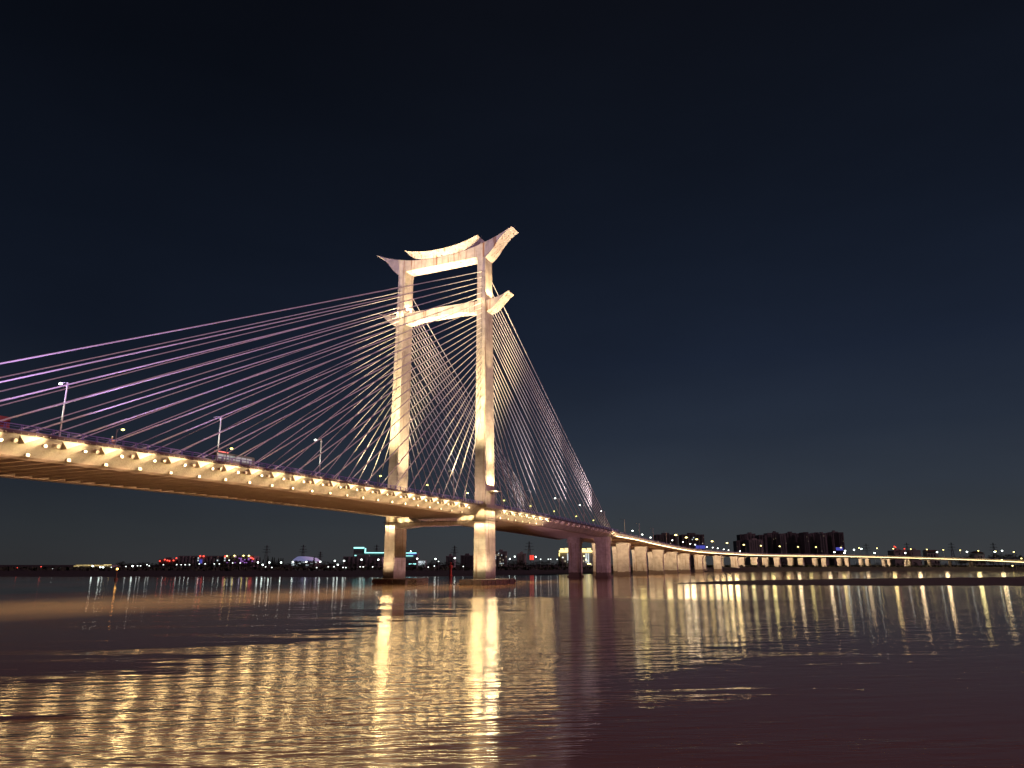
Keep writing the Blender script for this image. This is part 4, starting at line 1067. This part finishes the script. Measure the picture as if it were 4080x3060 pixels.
for u, off, lab, m, van, flip in ((2481,3.5,'white van at the bridge end of the viaduct','van_white',1,0),(2668,6,'silver car with red tail lights on the first bend of the viaduct','car_silver',0,0),
                                 (2880,6,'silver car with red tail lights below the gap between apartment blocks','car_silver',0,0),(3143,3,'car with bright headlights on the viaduct below the apartment towers','car_silver',0,1),(3164,6,'car with red tail lights just right of the one with bright headlights','car_silver',0,0)):
    p, n = on_path(u, off)
    car(p + Vector((0,0,-.88)), math.atan2(-n.x, n.y) - math.pi/2 + (math.pi if flip else 0), lab, M[m], van)

# ---- scooter rider by the railing
y = 89.6
sc = thing('electric_scooter', 'small parked electric scooter under the rider by the railing', 'scooter', (-126.6, y, zt(y)+.43))
d = MB(); d.box((-.14,-.45,.28),(.14,.45,.40)); d.box((-.16,-.75,.40),(.16,-.05,.74)); d.box((-.2,.45,.2),(.2,.55,1.0)); kid(d, 'body', M['van_white'], sc)
d = MB(); d.tube([(-.3,.48,1.05),(.3,.48,1.05)], .03, 6); kid(d, 'handlebar', M['dark'], sc)
for yy in (-.62, .62): d = MB(); d.tube([(-.06,yy,.22),(.06,yy,.22)], .22, 12); kid(d, 'wheel', M['tyre'], sc)
M['jacket'] = mat('orange_jacket', (.70,.32,.16), .8); M['trousers'] = mat('dark_trousers', (.04,.04,.06), .9); M['helmet'] = mat('white_helmet', (.8,.8,.78), .3); M['skin'] = mat('skin', (.45,.28,.2), .6)
pr = thing('person', 'person in an orange jacket and white helmet seated on a scooter by the railing', 'person', (-126.6, y, zt(y)+.43))
me = bpy.data.meshes.new('body')
V = [(0,-.35,.80),(0,-.33,1.10),(0,-.28,1.36),(0,-.26,1.50),(0,-.24,1.66),(.20,-.28,1.34),(.27,0,1.12),(.26,.38,1.08),(-.20,-.28,1.34),(-.27,0,1.12),(-.26,.38,1.08),
     (.12,-.30,.80),(.15,.12,.78),(.14,.18,.38),(-.12,-.30,.80),(-.15,.12,.78),(-.14,.18,.38),(.14,.32,.36),(-.14,.32,.36)]
Ed = [(0,1),(1,2),(2,3),(3,4),(2,5),(5,6),(6,7),(2,8),(8,9),(9,10),(0,11),(11,12),(12,13),(0,14),(14,15),(15,16),(13,17),(16,18)]
me.from_pydata(V, Ed, []); me.materials.append(M['jacket'])
o = bpy.data.objects.new('body', me); COL.objects.link(o); o.parent = pr
sk = o.modifiers.new('Skin', 'SKIN'); 
rr = [.15,.15,.16,.06,.10,.075,.055,.035,.075,.055,.035,.10,.085,.05,.10,.085,.05,.04,.04]
for q, r in zip(me.skin_vertices[0].data, rr): q.radius = (r, r)
me.skin_vertices[0].data[0].use_root = True
o.modifiers.new('Sub', 'SUBSURF').levels = 1
d = MB(); d.ball((0,-.23,1.72), .15, sq=(.95,1.1,1)); kid(d, 'helmet', M['helmet'], pr)
# white roadside cabinet drum on the railing left of the near leg
y = 209.5
cb = thing('roadside_cabinet', 'white drum cabinet on the deck edge between the tower legs', 'cabinet', (-126.3, y, zt(y)+.43))
d = MB(); d.tube([(0,0,1.1),(0,0,3.0)], .42, 14); kid(d, 'drum', M['van_white'], cb)
d = MB(); d.tube([(0,0,0),(0,0,1.15)], .08, 8); kid(d, 'post', M['grey_post'], cb)
